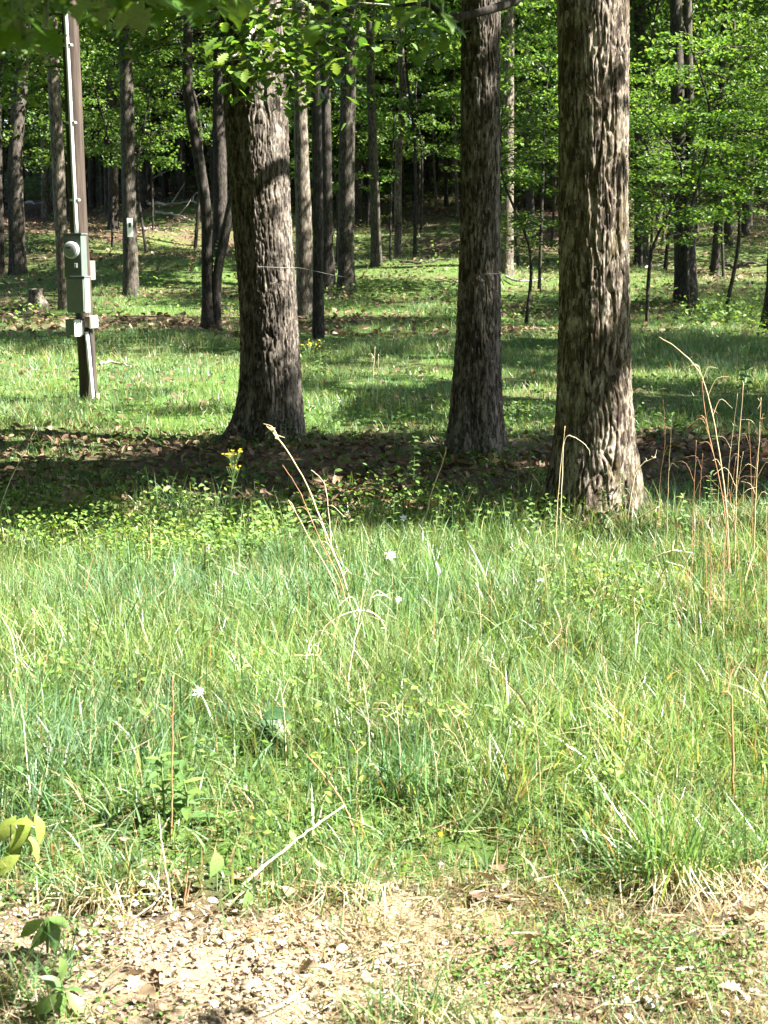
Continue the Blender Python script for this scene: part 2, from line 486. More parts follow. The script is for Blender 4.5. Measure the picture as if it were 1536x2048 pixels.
# ------------------------------------------------------------------ leaves
def leaf_cards(P, size, g, flat=.6, shape=2, asp=.62, nrm=None):
    """little folded leaves at P; shape 2 = two triangles, 4 = six-cornered leaf of four triangles"""
    n = len(P)
    az = g.uniform(0, 2 * np.pi, n)
    d = np.stack([np.cos(az), np.sin(az), g.normal(-.25, .35, n)], 1)
    d /= np.linalg.norm(d, axis=1)[:, None]
    up = np.stack([g.normal(0, flat, n), g.normal(0, flat, n), np.ones(n)], 1)
    s = np.cross(d, up); s /= np.linalg.norm(s, axis=1)[:, None] + 1e-9
    nn = np.cross(s, d)
    L = (size * g.uniform(.7, 1.25, n))[:, None]
    W = L * asp * .5
    fold = (g.uniform(.0, .35, n))[:, None] * W
    b = P - d * L * .5; t = P + d * L * .5 - nn * L * .10
    if shape == 2:
        m = P + d * L * .02
        l = m + s * W + nn * fold; r = m - s * W + nn * fold
        V = np.stack([b, r, t, l], 1).reshape(-1, 3)
        o = np.arange(n)[:, None] * 4
        Fc = np.vstack([o + np.array([[0, 1, 2]]), o + np.array([[0, 2, 3]])])
        return V, [Fc], 4
    l1 = P - d * L * .22 + s * W * .8 + nn * fold; r1 = P - d * L * .22 - s * W * .8 + nn * fold
    l2 = P + d * L * .15 + s * W + nn * fold; r2 = P + d * L * .15 - s * W + nn * fold
    V = np.stack([b, r1, r2, t, l2, l1], 1).reshape(-1, 3)
    o = np.arange(n)[:, None] * 6
    Fc = np.vstack([o + np.array([[0, 1, 2]]), o + np.array([[0, 2, 3]]), o + np.array([[0, 3, 4]]), o + np.array([[0, 4, 5]])])
    return V, [Fc], 6

GREENS = np.array([[.050, .108, .020], [.066, .135, .026], [.090, .160, .034], [.040, .092, .026], [.115, .170, .040]])
def leaf_colors(n, g, k, tint=(1, 1, 1), pal=GREENS):
    c = pal[g.integers(0, len(pal), n)] * g.uniform(.75, 1.25, (n, 1)) * np.array(tint)
    return np.repeat(c, k, axis=0)

def spray_points(centres, per, rad, thick, g):
    n = len(centres) * per
    c = np.repeat(centres, per, axis=0)
    a = g.uniform(0, 2 * np.pi, n); r = rad * np.sqrt(g.uniform(0, 1, n))
    rr = np.repeat(g.uniform(.6, 1.3, len(centres)), per) * r
    off = np.stack([np.cos(a) * rr, np.sin(a) * rr, g.normal(0, thick, n) - .22 * rr * np.abs(g.normal(.6, .5, n))], 1)
    return c + off

def ellipsoid_centres(n, rx, rz, g, shell=.35):
    v = g.normal(0, 1, (n, 3)); v /= np.linalg.norm(v, axis=1)[:, None]
    r = (shell + (1 - shell) * g.uniform(0, 1, n) ** .6)[:, None]
    return v * r * np.array([rx, rx, rz])

def limb_tubes(start, ends, g, r0=.05, n=5, zig=.12):
    it = []
    for e in ends:
        mid = start + (e - start) * .55 + g.normal(0, zig, 3) * np.linalg.norm(e - start) * .5
        mid[2] += .08 * np.linalg.norm(e - start)
        P = smooth_path([start, mid, e], 7)
        it.append(tube(P, np.linspace(r0, r0 * .18, 7), n, False))
    return join(it)

# canopy crowns: origin where the crown leaves the trunk, reaching up and out
CROWNS = []
for k in range(4):
    g = np.random.default_rng(100 + k)
    cs = ellipsoid_centres(94, 3.7, 3.0, g) + np.array([0, 0, 2.6])
    P = spray_points(cs, 72, .8, .10, g)
    V, fs, kk = leaf_cards(P, .17, g, .5, 2, .68)
    me = make_mesh('canopy_crown', V, fs, M_CROWN, leaf_colors(len(P), g, kk))
    lv, lf = limb_tubes(np.array([0, 0, 0.]), cs[::4] * np.array([.9, .9, 1]), g, .075)
    CROWNS.append((me, make_mesh('canopy_limbs', lv, lf, M_TRUNK)))

# understorey saplings: origin at the base
SAPS = []
for k in range(5):
    g = np.random.default_rng(200 + k)
    H = 6.5
    path = [np.array([0, 0, -.15]), np.array([g.normal(0, .12), g.normal(0, .12), 2.2]), np.array([g.normal(0, .35), g.normal(0, .35), 4.5]), np.array([g.normal(0, .6), g.normal(0, .6), H])]
    V, fs = plain_trunk(path, [.05, .042, .03, .012], 7, k, 30, .04, .3, .2)
    tr = make_mesh('sapling_trunk', V, fs, M_TRUNK_DARK, None, True)
    nb = 46
    zz = g.uniform(2.3, 6.4, nb); aa = g.uniform(0, 2 * np.pi, nb); ra = g.uniform(.5, 2.0, nb) * (1.15 - .5 * np.abs((zz - 4) / 2.6))
    cs = np.stack([np.cos(aa) * ra, np.sin(aa) * ra, zz], 1)
    P = spray_points(cs, 78, .62, .05, g)
    V, fs, kk = leaf_cards(P, .125, g, .32, 2, .66)
    cr = make_mesh('sapling_crown', V, fs, M_CROWN, leaf_colors(len(P), g, kk, (1.1, 1.1, 1)))
    PP = smooth_path(path, 30)
    it = []
    for c in cs[::2]:
        s0 = PP[np.argmin(np.abs(PP[:, 2] - (c[2] - .25)))]
        mid = .5 * (s0 + c) + np.array([0, 0, .1])
        it.append(tube(smooth_path([s0, mid, c], 6), np.linspace(.016, .004, 6), 4, False))
    lv, lf = join(it)
    SAPS.append((tr, cr, make_mesh('sapling_limbs', lv, lf, M_TRUNK_DARK)))

def add_crown(root, k, loc, s, rz):
    cr, lm = CROWNS[k % len(CROWNS)]
    for nm, me in (('crown', cr), ('limbs', lm)):
        o = put(nm, me, root, loc)
        o.scale = (s, s, s); o.rotation_euler = (0, 0, rz)

# ------------------------------------------------------------------ the three oaks at the wood's edge
zview = lambda d: CAM_H + .164 * d          # top edge of the view at distance d

def want_shade(x, d):
    """share of canopy leaves kept over the ground spot (x, d) that they would shade"""
    x = np.asarray(x, float); d = np.asarray(d, float)
    n = vn(x * 1.1, d * 1.1, 0, 61); n2 = vn(x * 2.6, d * 2.6, 0, 62)
    sf = shade_front(x) + .15
    s = sstep(-.75, -.15, d - sf) * (1 - sstep(12.4, 13.3, d + .8 * (n - .5)))
    s = s * (1 - .8 * sstep(.70, .80, n2) * sstep(9.5, 11, d))
    right = sstep(2.0, 3.0, x) * sstep(12, 13, d) * (1 - sstep(15.5, 17, d))
    right2 = sstep(2.4, 3.4, x - .06 * (d - 12)) * sstep(16, 17, d) * (1 - sstep(25, 27, d)) * sstep(.38, .5, n)
    s = np.maximum(s, np.maximum(right, .9 * right2))
    mid = sstep(13, 14, d) * (1 - sstep(18.5, 20, d)) * sstep(.46, .56, n)
    back = sstep(18.3, 20.3, d + 1.8 * (n - .5)) * (1 - sstep(26.5, 29, d)) * (1 - .9 * sstep(.68, .76, n2))
    s = np.maximum(s, np.maximum(mid * .9, back))
    return np.clip(s, 0, 1)

# gaps in the leaves through which the sun reaches the trunks, the low bough and a seedling:
# (x of the lit face, d, z0, z1, half depth, kept share, dapple)
HOLES = [(-.66, 12.3, 1.05, 2.75, .42, .02, .0), (-.66, 12.3, -.1, 1.05, .35, .6, .5), (1.05, 11.15, .9, 1.7, .25, .3, .5),
         (1.46, 8.66, .0, 3.6, .38, .03, .26), (-.55, 11.45, 1.6, 4.1, .85, .04, .10), (.2, 9.7, .1, .75, .22, .04, 0),
         (-.84, 8.55, .2, .8, .25, .04, 0), (-1.25, 12.4, .1, .6, .2, .2, 0)]
def hole_keep(x, d, z):
    keep = np.ones(len(x))
    for hx, hd, z0, z1, hw, sh, dap in HOLES:
        zp = z - (x - hx) / COT
        dp_ = d + (z - zp) * DOT
        n = vn(zp * 2.6, dp_ * 3.0, 0, 63)
        m = (x > hx + .3) & (zp > z0 - .08) & (zp < z1 + .08) & (np.abs(dp_ - hd) < hw)
        if dap: m &= n > dap
        keep = np.where(m, np.minimum(keep, sh), keep)
    return keep

def shade_crown(root, centre, rx, ry, rz, ncl, per, g, size=.15, name='crown'):
    v = g.normal(0, 1, (ncl, 3)); v /= np.linalg.norm(v, axis=1)[:, None]
    cs = np.asarray(centre) + v * (.3 + .7 * g.uniform(0, 1, ncl) ** .6)[:, None] * np.array([rx, ry, rz])
    P = spray_points(cs, per, .8, .10, g)
    x, d, z = P.T
    xg = x - z * COT; dg = d + z * DOT
    k = g.uniform(0, 1, len(P)) < np.where((dg > 3) & (dg < 30) & (np.abs(xg) < dg * .256 + 2.5), want_shade(xg, dg), .8) * hole_keep(x, d, z)
    infr = np.abs(x) < d * .256 + .4
    k &= ~(infr & (z < zview(d) + .25))
    P = P[k]
    V, fs, kk = leaf_cards(P, size, g, .5, 2, .7)
    part(name, V, fs, M_CROWN, root, leaf_colors(len(P), g, kk))
    return cs

def oak(label, base_px, axis, radii, depth, ztop, crown, seed, mat, flare, n=210, kz=4.2, bark=.016, limbs=(), ku=22.):
    """axis: list of (px, py) of the trunk's middle from base to frame top"""
    b = ground(*base_px)
    D = depth if depth else b[1]
    b = at(base_px[0], base_px[1], D); b[2] = gz(b[0], D)
    pts = [b - np.array([0, 0, .25])] + [at(px, py, D) for px, py in axis]
    top = np.array(pts[-1]); dirn = (pts[-1] - pts[-3]); dirn = dirn / dirn[2]
    pts = pts + [top + dirn * (ztop - top[2]) * .5 + np.array([.05, .1, 0]), top + dirn * (ztop - top[2]) * np.array([.8, .8, 1])]
    rad = list(radii) + [radii[-1] * .85, radii[-1] * .45]
    vis = zview(D) + .25
    zf = np.concatenate([np.linspace(pts[0][2], vis, int((vis - pts[0][2]) / .0085)), np.linspace(vis, ztop, 70)[1:]])
    root = thing('oak_tree', label, 'tree', tuple(b))
    V, fs = bark_trunk(pts, rad, zf, n, seed, bark, flare, ku, kz)
    part('trunk', V, fs, mat, root, None, True)
    return root, np.array(pts), D

R3 = lambda wpx, d: wpx / 2 * d / F
# left oak
D_L = 12.4
oakL, ptsL, _ = oak('broad left oak trunk with a sunlit pale bark strip and low leafy bough', (543, 872),
    [(543, 800), (541, 700), (537, 600), (525, 450), (512, 250), (503, 60), (498, -30)],
    [R3(126, D_L), R3(122, D_L), R3(116, D_L), R3(112, D_L), R3(115, D_L), R3(121, D_L), R3(120, D_L), R3(116, D_L)], D_L, 11.0, None, 1, M_OAK, (.20, .20), 270, 8.5, .015, (), 52.)
# middle oak
D_M = 11.2
oakM, ptsM, _ = oak('dark slender oak trunk standing between the two broad oaks', (952, 915),
    [(953, 820), (956, 700), (959, 560), (960, 400), (961, 250), (962, 60), (962, -30)],
    [R3(100, D_M), R3(98, D_M), R3(88, D_M), R3(80, D_M), R3(76, D_M), R3(75, D_M), R3(72, D_M), R3(70, D_M)], D_M, 10.0, None, 2, M_OAK, (.09, .26), 210, 7.5, .014, (), 55.)
# right oak
D_R = 8.75
oakR, ptsR, _ = oak('nearest oak with shaggy sunlit bark and mossy patches on the right', (1192, 1045),
    [(1191, 940), (1190, 820), (1189, 640), (1187, 420), (1187, 220), (1186, 40), (1186, -30)],
    [R3(172, D_R), R3(166, D_R), R3(146, D_R), R3(138, D_R), R3(133, D_R), R3(133, D_R), R3(135, D_R), R3(134, D_R)], D_R, 10.5, None, 3, M_OAK_MOSS, (.11, .20), 300, 8.0, .016, (), 56.)

def oak_limbs(root, pts, specs, g, mat):
    it = []
    for z0, az, ln, r0 in specs:
        k = np.interp(z0, pts[:, 2], np.arange(len(pts)))
        s0 = np.array([np.interp(z0, pts[:, 2], pts[:, 0]), np.interp(z0, pts[:, 2], pts[:, 1]), z0])
        d = np.array([math.cos(az), math.sin(az), .55]); d /= np.linalg.norm(d)
        P = [s0, s0 + d * ln * .35 + g.normal(0, .15, 3), s0 + d * ln * .7 + g.normal(0, .25, 3) + np.array([0, 0, .2]), s0 + d * ln + np.array([0, 0, .6])]
        it.append(tube(smooth_path(P, 14), np.linspace(r0, r0 * .25, 14), 10, False))
    V, fs = join(it)
    part('limbs', V, fs, mat, root, None, True)

g = np.random.default_rng(7)
oak_limbs(oakL, ptsL, [(5.2, .4, 3.5, .12), (6.0, 2.6, 3.6, .11), (7.2, 4.4, 3.4, .10), (8.2, 1.2, 3, .09), (9.2, 5.6, 2.6, .07)], g, M_OAK)
oak_limbs(oakM, ptsM, [(4.6, .2, 3.0, .09), (5.6, 3.6, 3.0, .08), (6.6, 5.0, 2.8, .07), (7.6, 2.0, 2.4, .06)], g, M_OAK)
oak_limbs(oakR, ptsR, [(4.4, .5, 3.2, .10), (5.6, 3.0, 3.0, .10), (6.6, 1.4, 2.8, .08), (7.8, 5.2, 2.6, .07)], g, M_OAK_MOSS)
shade_crown(oakL, (-.8, 11.2, 8.0), 4.0, 3.0, 3.6, 165, 85, g)
shade_crown(oakM, (.9, 9.8, 8.0), 4.0, 2.6, 3.4, 165, 85, g)
shade_crown(oakR, (1.6, 8.3, 7.6), 4.0, 2.6, 3.2, 170, 85, g)

# neighbours of the same edge row to the right, outside the frame, whose crowns throw the long bands of shade
for i, (x, y, zc, rx, ry, lab) in enumerate([
        (6.0, 9.2, 8.2, 4.0, 2.9, 'oak standing right of the nearest oak along the wood edge'),
        (10.6, 9.4, 9.4, 4.2, 2.8, 'oak farther right along the wood edge'),
        (7.4, 6.6, 7.0, 3.6, 2.0, 'oak at the right edge of the meadow outside the path of view'),
        (9.5, 13.4, 9.0, 4.0, 2.6, 'oak on the lawn to the right behind the edge row'),
        (8.6, 22.0, 8.6, 4.2, 4.4, 'oak beside the lawn at the right of the shaded band'),
        (13.4, 21.6, 10.0, 4.4, 4.4, 'second oak beside the lawn shading its middle'),
        (3.43, 24.4, 9.6, 4.0, 4.6, 'oak added unseen behind the nearest trunk to shade the lawn'),  # this oak and the next are added to shade the back lawn
        (-1.97, 24.4, 9.6, 4.0, 4.6, 'oak added unseen behind the left trunk to shade the lawn'),
        (12.6, 15.6, 10.0, 4.0, 4.0, 'oak at the right of the lawn behind the meadow edge row'),
        (16.0, 31.0, 9.6, 4.4, 4.6, 'broad oak right of the lawn near the twin trunk'),
        (20.5, 36.0, 11.0, 4.4, 4.6, 'broad oak at the far right of the wood beyond the lawn'),
        (18.0, 21.8, 11.5, 4.4, 4.4, 'tall oak farthest right beside the lawn')]):
    b = (x, y, gz(x, y))
    r_ = thing('oak_tree', lab, 'tree', b)
    path = [np.array([x, y, b[2] - .2]), np.array([x + .05, y, 3]), np.array([x - .1, y + .1, zc - 1.5]), np.array([x, y, zc + 2.0])]
    V, fs = plain_trunk(path, [.24, .21, .17, .06] if y < 23 else [.19, .17, .14, .05], 18, i, 60)
    part('trunk', V, fs, M_TRUNK, r_, None, True)
    gg = np.random.default_rng(300 + i)
    cs = shade_crown(r_, (x, y, zc), rx, ry, 3.4, 170, 85, gg)
    lv, lf = limb_tubes(np.array([x, y, zc - 2.0]), cs[::14], gg, .035)
    part('limbs', lv, lf, M_TRUNK, r_)

# ------------------------------------------------------------------ the trees of the wood that can be told apart
def wood_tree(label, pix, wid, mat, crown=0, ztop=12.0, seed=0, cs=1.0, d=None, cz=7.5, group=None, flare=.4, extend=True):
    """pix: (px, py) of the trunk's middle from base upward; wid: widths in px at those points"""
    b = ground(*pix[0])
    D = d or b[1]
    b = at(pix[0][0], pix[0][1], D); b[2] = gz(b[0], D)
    pts = [b - np.array([0, 0, .2])] + [at(px, py, D) for px, py in pix[1:]]
    rad = [R3(x, D) for x in wid]
    if extend:
        dirn = pts[-1] - pts[-2]; dirn = dirn / max(dirn[2], .2)
        top = pts[-1] + np.array([dirn[0] * .4, 0, 1]) * (ztop + b[2] - pts[-1][2])
        pts.append(top); rad.append(rad[-1] * .55)
    root = thing('tree', label, 'tree', tuple(b), group)
    V, fs = plain_trunk(pts, rad, 16, seed, 110, .06, flare, .3)
    part('trunk', V, fs, mat, root, None, True)
    if crown is not None:
        top = pts[-1] if extend else pts[-1]
        add_crown(root, crown, (top[0] - b[0], 0, cz), cs, seed * 1.7)
    return root, b, D

wood_tree('dark trunk cut off by the left edge of the wood', [(-2, 552), (-4, 400), (-8, 200), (-10, -20)], [22, 20, 19, 17], M_TRUNK_DARK, 0, seed=1)
wood_tree('bowed grey trunk leaning over the leaf litter bank, sunlit on its right', [(36, 548), (32, 430), (31, 330), (36, 230), (42, 160), (50, -20)], [34, 31, 29, 27, 26, 24], M_TRUNK, 1, seed=2)
wood_tree('slim tan barked tree just behind the utility pole', [(131, 618), (122, 450), (115, 300), (109, 180), (103, 60), (97, -20)], [25, 25, 25, 25, 24, 22], M_TRUNK_PALE, 2, seed=3)
rG, bG, dG = wood_tree('straight grey trunk carrying a small white tag plate', [(262, 592), (260, 480), (257, 350), (254, 200), (250, 80), (247, -20)], [31, 28, 27, 26, 25, 24], M_TRUNK, 3, seed=4)
wood_tree('blackish trunk close behind the tagged tree on its left', [(228, 520), (226, 400), (226, 280), (224, 120), (222, -20)], [22, 20, 19, 18, 17], M_TRUNK_DARK, 1, seed=5, d=56)
# forked tree: two stems from one foot
b = ground(421, 662); D = b[1]
rI = thing('forked_tree', 'dark forked tree whose two stems split low in a narrow V', 'tree', tuple(b))
V1, f1 = plain_trunk([b - np.array([.04, 0, .2]), at(416, 600, D), at(414, 500, D), at(412, 420, D), at(398, 320, D), at(385, 250, D), at(376, 190, D), at(375, 100, D), at(378, 0, D), at(382, -250, D), at(390, -420, D)],
                     [R3(x, D) for x in (34, 26, 22, 22, 22, 20, 19, 19, 18, 14, 8)], 14, 6, 120, .06, .3, .25)
V2, f2 = plain_trunk([b + np.array([.10, .05, -.2]), at(432, 600, D), at(436, 540, D), at(450, 470, D), at(464, 400, D), at(478, 320, D), at(492, 220, D), at(505, 100, D), at(520, -200, D)],
                     [R3(x, D) for x in (22, 20, 19, 19, 17, 16, 15, 13, 8)], 12, 7, 100, .06, .3, .25)
part('trunk', V1, f1, M_TRUNK_DARK, rI, None, True)
part('second_stem', V2, f2, M_TRUNK_DARK, rI, None, True)
add_crown(rI, 2, (-.5, 0, 7.2), .8, 1.0)
wood_tree('dark trunk glimpsed between the forked tree and the left oak', [(440, 560), (440, 400), (439, 300), (437, 240), (440, 60), (442, -20)], [30, 28, 27, 24, 24, 22], M_TRUNK_DARK, 0, seed=8, d=48)
wood_tree('black upright trunk with a leaning limb right of the left oak', [(637, 682), (636, 560), (636, 420), (634, 300), (632, 180), (629, 100), (627, -20)], [23, 21, 21, 20, 19, 18, 16], M_TRUNK_DARK, 1, seed=9)
wood_tree('pale sunlit trunk half hidden behind the left oak', [(610, 636), (609, 520), (606, 400), (603, 300), (600, 200), (597, -20)], [33, 32, 31, 28, 26, 24], M_TRUNK_PALE, 2, seed=10)
wood_tree('rough grey trunk with sunlit patches in the middle of the wood', [(693, 582), (692, 500), (693, 400), (693, 300), (696, 180), (697, -20)], [36, 32, 31, 31, 30, 28], M_TRUNK, 3, seed=11)
wood_tree('short dark trunk beside the rough grey one', [(656, 592), (655, 500), (654, 380), (652, 250), (650, -20)], [36, 25, 21, 20, 18], M_TRUNK_DARK, 0, seed=12, flare=.5)
wood_tree('narrow straight trunk rising from the grassy slope', [(753, 532), (751, 450), (748, 340), (744, 240), (741, 130), (739, -20)], [22, 19, 18, 17, 16, 15], M_TRUNK, 1, seed=13)
wood_tree('crooked pale snag catching sun between middle and left oaks', [(797, 470), (796, 400), (797, 330), (800, 270), (806, 200), (803, 120), (799, -20)], [15, 14, 14, 15, 15, 14, 12], M_TRUNK_PALE, None, seed=14, d=52)
wood_tree('black pencil thin sapling left of the fallen log', [(781, 522), (781, 440), (783, 360), (788, 240)], [5, 4.5, 4, 3], M_TRUNK_DARK, None, seed=15, ztop=6)
wood_tree('thin sunlit sapling stem near the middle oak', [(872, 432), (871, 380), (868, 330), (865, 240)], [5, 5, 4, 3], M_TRUNK_PALE, None, seed=16, ztop=6, d=66)
wood_tree('slim grey stem right beside the middle oak in back', [(893, 436), (892, 380), (890, 300), (888, 180)], [9, 8, 8, 7], M_TRUNK_DARK, 2, seed=17, d=68)
wood_tree('thin pale stem brushing the left edge of the middle oak', [(915, 428), (913, 370), (911, 320), (909, 180)], [8, 7, 7, 6], M_TRUNK_PALE, None, seed=18, ztop=8, d=64)
wood_tree('smooth pale stub of a trunk just right of the middle oak', [(1014, 548), (1014, 500), (1015, 430), (1016, 300), (1018, -20)], [27, 25, 24, 23, 20], M_TRUNK_PALE, 3, seed=19)
wood_tree('grey trunk seen between the middle and right oaks', [(1062, 470), (1060, 400), (1058, 250), (1052, 120), (1050, -20)], [17, 16, 15, 14, 13], M_TRUNK, 0, seed=20, d=60)
# twin trunk at the right
b = ground(1372, 607); D = b[1]
rS = thing('twin_oak', 'black twin trunk behind the sunlit branches on the right', 'tree', tuple(b))
V1, f1 = plain_trunk([b - np.array([0, 0, .2]), at(1371, 540, D), at(1369, 450, D), at(1362, 370, D), at(1358, 260, D), at(1354, 120, D), at(1352, -20, D), at(1350, -260, D)], [R3(x, D) for x in (50, 44, 42, 30, 27, 26, 24, 12)], 16, 21, 100, .06, .2, .3)
V2, f2 = plain_trunk([at(1373, 520, D), at(1377, 440, D), at(1380, 360, D), at(1380, 260, D), at(1377, 120, D), at(1375, -20, D), at(1374, -260, D)], [R3(x, D) for x in (24, 24, 20, 18, 17, 16, 9)], 12, 22, 80, .06, 0, .3)
part('trunk', V1, f1, M_TRUNK_DARK, rS, None, True)
part('second_stem', V2, f2, M_TRUNK, rS, None, True)
add_crown(rS, 1, (0, 0, 8.0), 1.0, .4)
wood_tree('broad dark trunk at the right edge with a spreading root foot', [(1568, 664), (1566, 560), (1568, 400), (1572, 200), (1576, -20)], [84, 62, 58, 55, 52], M_TRUNK_DARK, 2, seed=23, flare=.65)
wood_tree('dim trunk on the litter slope right of the twin trunk', [(1492, 474), (1492, 400), (1494, 250), (1500, 120), (1506, -20)], [17, 15, 14, 13, 12], M_TRUNK_DARK, 3, seed=24)
wood_tree('dark thick trunk partly hidden behind the nearest oak', [(1283, 545), (1282, 450), (1281, 300), (1280, -20)], [30, 27, 25, 22], M_TRUNK_DARK, 0, seed=25, d=46)
wood_tree('thin brown trunk in shade left of the twin trunk', [(1318, 450), (1316, 380), (1313, 250), (1310, -20)], [11, 10, 9, 8], M_TRUNK, 1, seed=26, d=62)
wood_tree('dark trunk high on the right slope', [(1432, 430), (1434, 330), (1436, 200), (1438, -20)], [14, 13, 13, 12], M_TRUNK_DARK, 2, seed=27, d=64)
wood_tree('far grey trunk between the pole and the tagged tree', [(186, 440), (184, 330), (182, 180), (180, -20)], [14, 13, 13, 12], M_TRUNK_DARK, 3, seed=28, d=70)
wood_tree('far dark trunk between the tagged and the forked tree', [(330, 420), (331, 320), (332, 180), (334, -20)], [13, 12, 12, 11], M_TRUNK_DARK, 0, seed=29, d=74)
wood_tree('slim dark trunk left of the forked tree top', [(366, 430), (362, 330), (360, 200), (356, -20)], [14, 13, 12, 11], M_TRUNK_DARK, 1, seed=30, d=66)

# a dead branch leaning among the trunks of the left bank
b = ground(262, 402); D = b[1]
rt = thing('dead_branch', 'pale dead branch leaning on the bank right of the tagged tree', 'branch', tuple(b))
for nm, pp, r0 in (('stem', [(262, 404), (285, 372), (318, 350), (352, 336), (372, 338)], .05), ('side_branch', [(318, 350), (330, 330), (345, 322)], .025), ('side_branch', [(352, 336), (366, 352), (372, 362)], .022)):
    part(nm, *tube(smooth_path([at(px, py, D) for px, py in pp], 16), np.linspace(r0, r0 * .35, 16), 7), M_DEADWOOD, rt, None, True)

# small white tag plate nailed to the tagged tree
pf = at(260, 455, dG - R3(28, dG) - .03)
tp = thing('tag_plate', 'small white plate with dark mark fixed to a grey trunk', 'sign', tuple(pf))
def box(c, sx, sy, sz, yaw=0.0, bev=0.0):
    """box with chamfered vertical and top edges"""
    c = np.asarray(c, float)
    x, y, z = sx / 2, sy / 2, sz / 2
    e = bev
    if e <= 0: e = min(sx, sy, sz) * .06
    ring = np.array([[-x + e, -y], [x - e, -y], [x, -y + e], [x, y - e], [x - e, y], [-x + e, y], [-x, y - e], [-x, -y + e]])
    inn = ring * np.array([(x - e) / x, (y - e) / y])
    lay = [np.c_[inn, np.full(8, -z)], np.c_[ring, np.full(8, -z + e)], np.c_[ring, np.full(8, z - e)], np.c_[inn, np.full(8, z)]]
    V = np.vstack(lay)
    q = []
    for k in range(3):
        for j in range(8):
            q.append([k * 8 + j, k * 8 + (j + 1) % 8, (k + 1) * 8 + (j + 1) % 8, (k + 1) * 8 + j])
    V = np.vstack([V, [[0, 0, -z], [0, 0, z]]])
    t = [[(j + 1) % 8, j, 32] for j in range(8)] + [[24 + j, 24 + (j + 1) % 8, 33] for j in range(8)]
    ca, sa = math.cos(yaw), math.sin(yaw)
    V = V @ np.array([[ca, sa, 0], [-sa, ca, 0], [0, 0, 1]]) + c
    return V, [np.array(q), np.array(t)]
wpl = 11 * dG / F
part('plate', *box(pf, wpl, .012, 36 * dG / F), M_WHITE, tp)
part('mark', *box(pf + np.array([0, -.010, .06]), wpl * .45, .006, 9 * dG / F), M_BLACK, tp)

# ------------------------------------------------------------------ countless trees deeper in, of two kinds
g = np.random.default_rng(5)
TALL = []
KIND_LABEL = ['tall grey brown trunk among many deep in the shaded wood', 'tall blackish trunk among many deep in the shaded wood', 'tall grey trunk with a slight bow deep in the shaded wood', 'tall pale trunk among darker ones deep in the shaded wood']
for k in range(4):
    gg = np.random.default_rng(400 + k)
    path = [np.array([0, 0, -.3]), np.array([gg.normal(0, .1), 0, 3]), np.array([gg.normal(0, .3), gg.normal(0, .2), 7]), np.array([gg.normal(0, .5), gg.normal(0, .3), 13])]
    V, fs = plain_trunk(path, [.20, .17, .14, .06], 11, k + 60, 50, .06, .4, .4)
    TALL.append(make_mesh('tall_trunk', V, fs, [M_TRUNK, M_TRUNK_DARK, M_TRUNK, M_TRUNK_PALE][k], None, True))
placed = []
def try_place(y0, y1, xl, xr, mind):
    for _ in range(43):
        y = g.uniform(y0, y1); hw = y * .256
        x = g.uniform(-hw - xl, hw + xr)
        if all((x - a) ** 2 + (y - c) ** 2 > mind ** 2 for a, c in placed):
            placed.append((x, y)); return x, y
    return None
def in_gap(x, y):
    """keep sight lines into the glade open"""
    px = 768 + x / y * F
    return (700 < px < 1110 and y < 62)
n_t = 0
for i in range(78):
    p = try_place(44, 112, 4, 16, 3.0)
    if p is None or in_gap(*p): continue
    x, y = p; n_t += 1
    z = gz(x, y)
    seen = abs(x) < y * .256 + 1
    r_ = thing('forest_tree', 'unseen tree added around the camera to block sky light', 'tree', (x, y, z), 'tall trunks deep in the wood')
    s = g.uniform(.75, 1.15)
    k = int(g.integers(0, 4))
    o = put('trunk', TALL[k], r_); o.scale = (s * g.uniform(.55, 1.1), s * g.uniform(.55, 1.1), s); o.rotation_euler = (0, 0, g.uniform(0, 6.28))
    add_crown(r_, int(g.integers(0, 4)), (0, 0, g.uniform(6.8, 9.5)), g.uniform(.7, 1.0), g.uniform(0, 6.28))
    if y > 64: add_crown(r_, int(g.integers(0, 4)), (0, 0, g.uniform(2.8, 5.5)), g.uniform(.6, .9), g.uniform(0, 6.28))
    r_['label'] = KIND_LABEL[k]

# the same wood beside and behind the camera, added unseen to block sky light
for (x, y) in [(-8.5, 3), (-9.5, 8.5), (-11, 14), (-13, 20), (-14.5, 27), (-14, 5), (-16, 12), (-6.5, -4), (-2, -7), (3.5, -6), (8, -8), (-11, -3), (0, -12), (6, -13), (12, -12), (-7, -11), (-18, 19), (-20, 28), (13, -5), (-5.2, .2), (-7.5, 6), (-8, 11.5), (-9.5, 17.5), (-11.5, 24), (-4, -3.5), (0.5, -4.5), (-6, -8), (4.5, -9), (9, -4.8), (-12, 0), (-13, 9), (-16, 23), (2, -16), (-4, -15), (10, -17), (17, -11), (-10, -7)]:
    r_ = thing('forest_tree', 'unseen tree added around the camera to block sky light', 'tree', (x, y, gz(x, y)), 'tall trunks deep in the wood')
    k = int(g.integers(0, 4))
    o = put('trunk', TALL[k], r_); o.scale = (1, 1, 1); r_['label'] = KIND_LABEL[k]  # shares the deep wood's labels, though these trees are added to block light
    add_crown(r_, int(g.integers(0, 4)), (0, 0, 2.2), 1.1, g.uniform(0, 6.28))
    add_crown(r_, int(g.integers(0, 4)), (0, 0, 5.0), 1.2, g.uniform(0, 6.28))
    add_crown(r_, int(g.integers(0, 4)), (0, 0, 8.0), 1.1, g.uniform(0, 6.28))

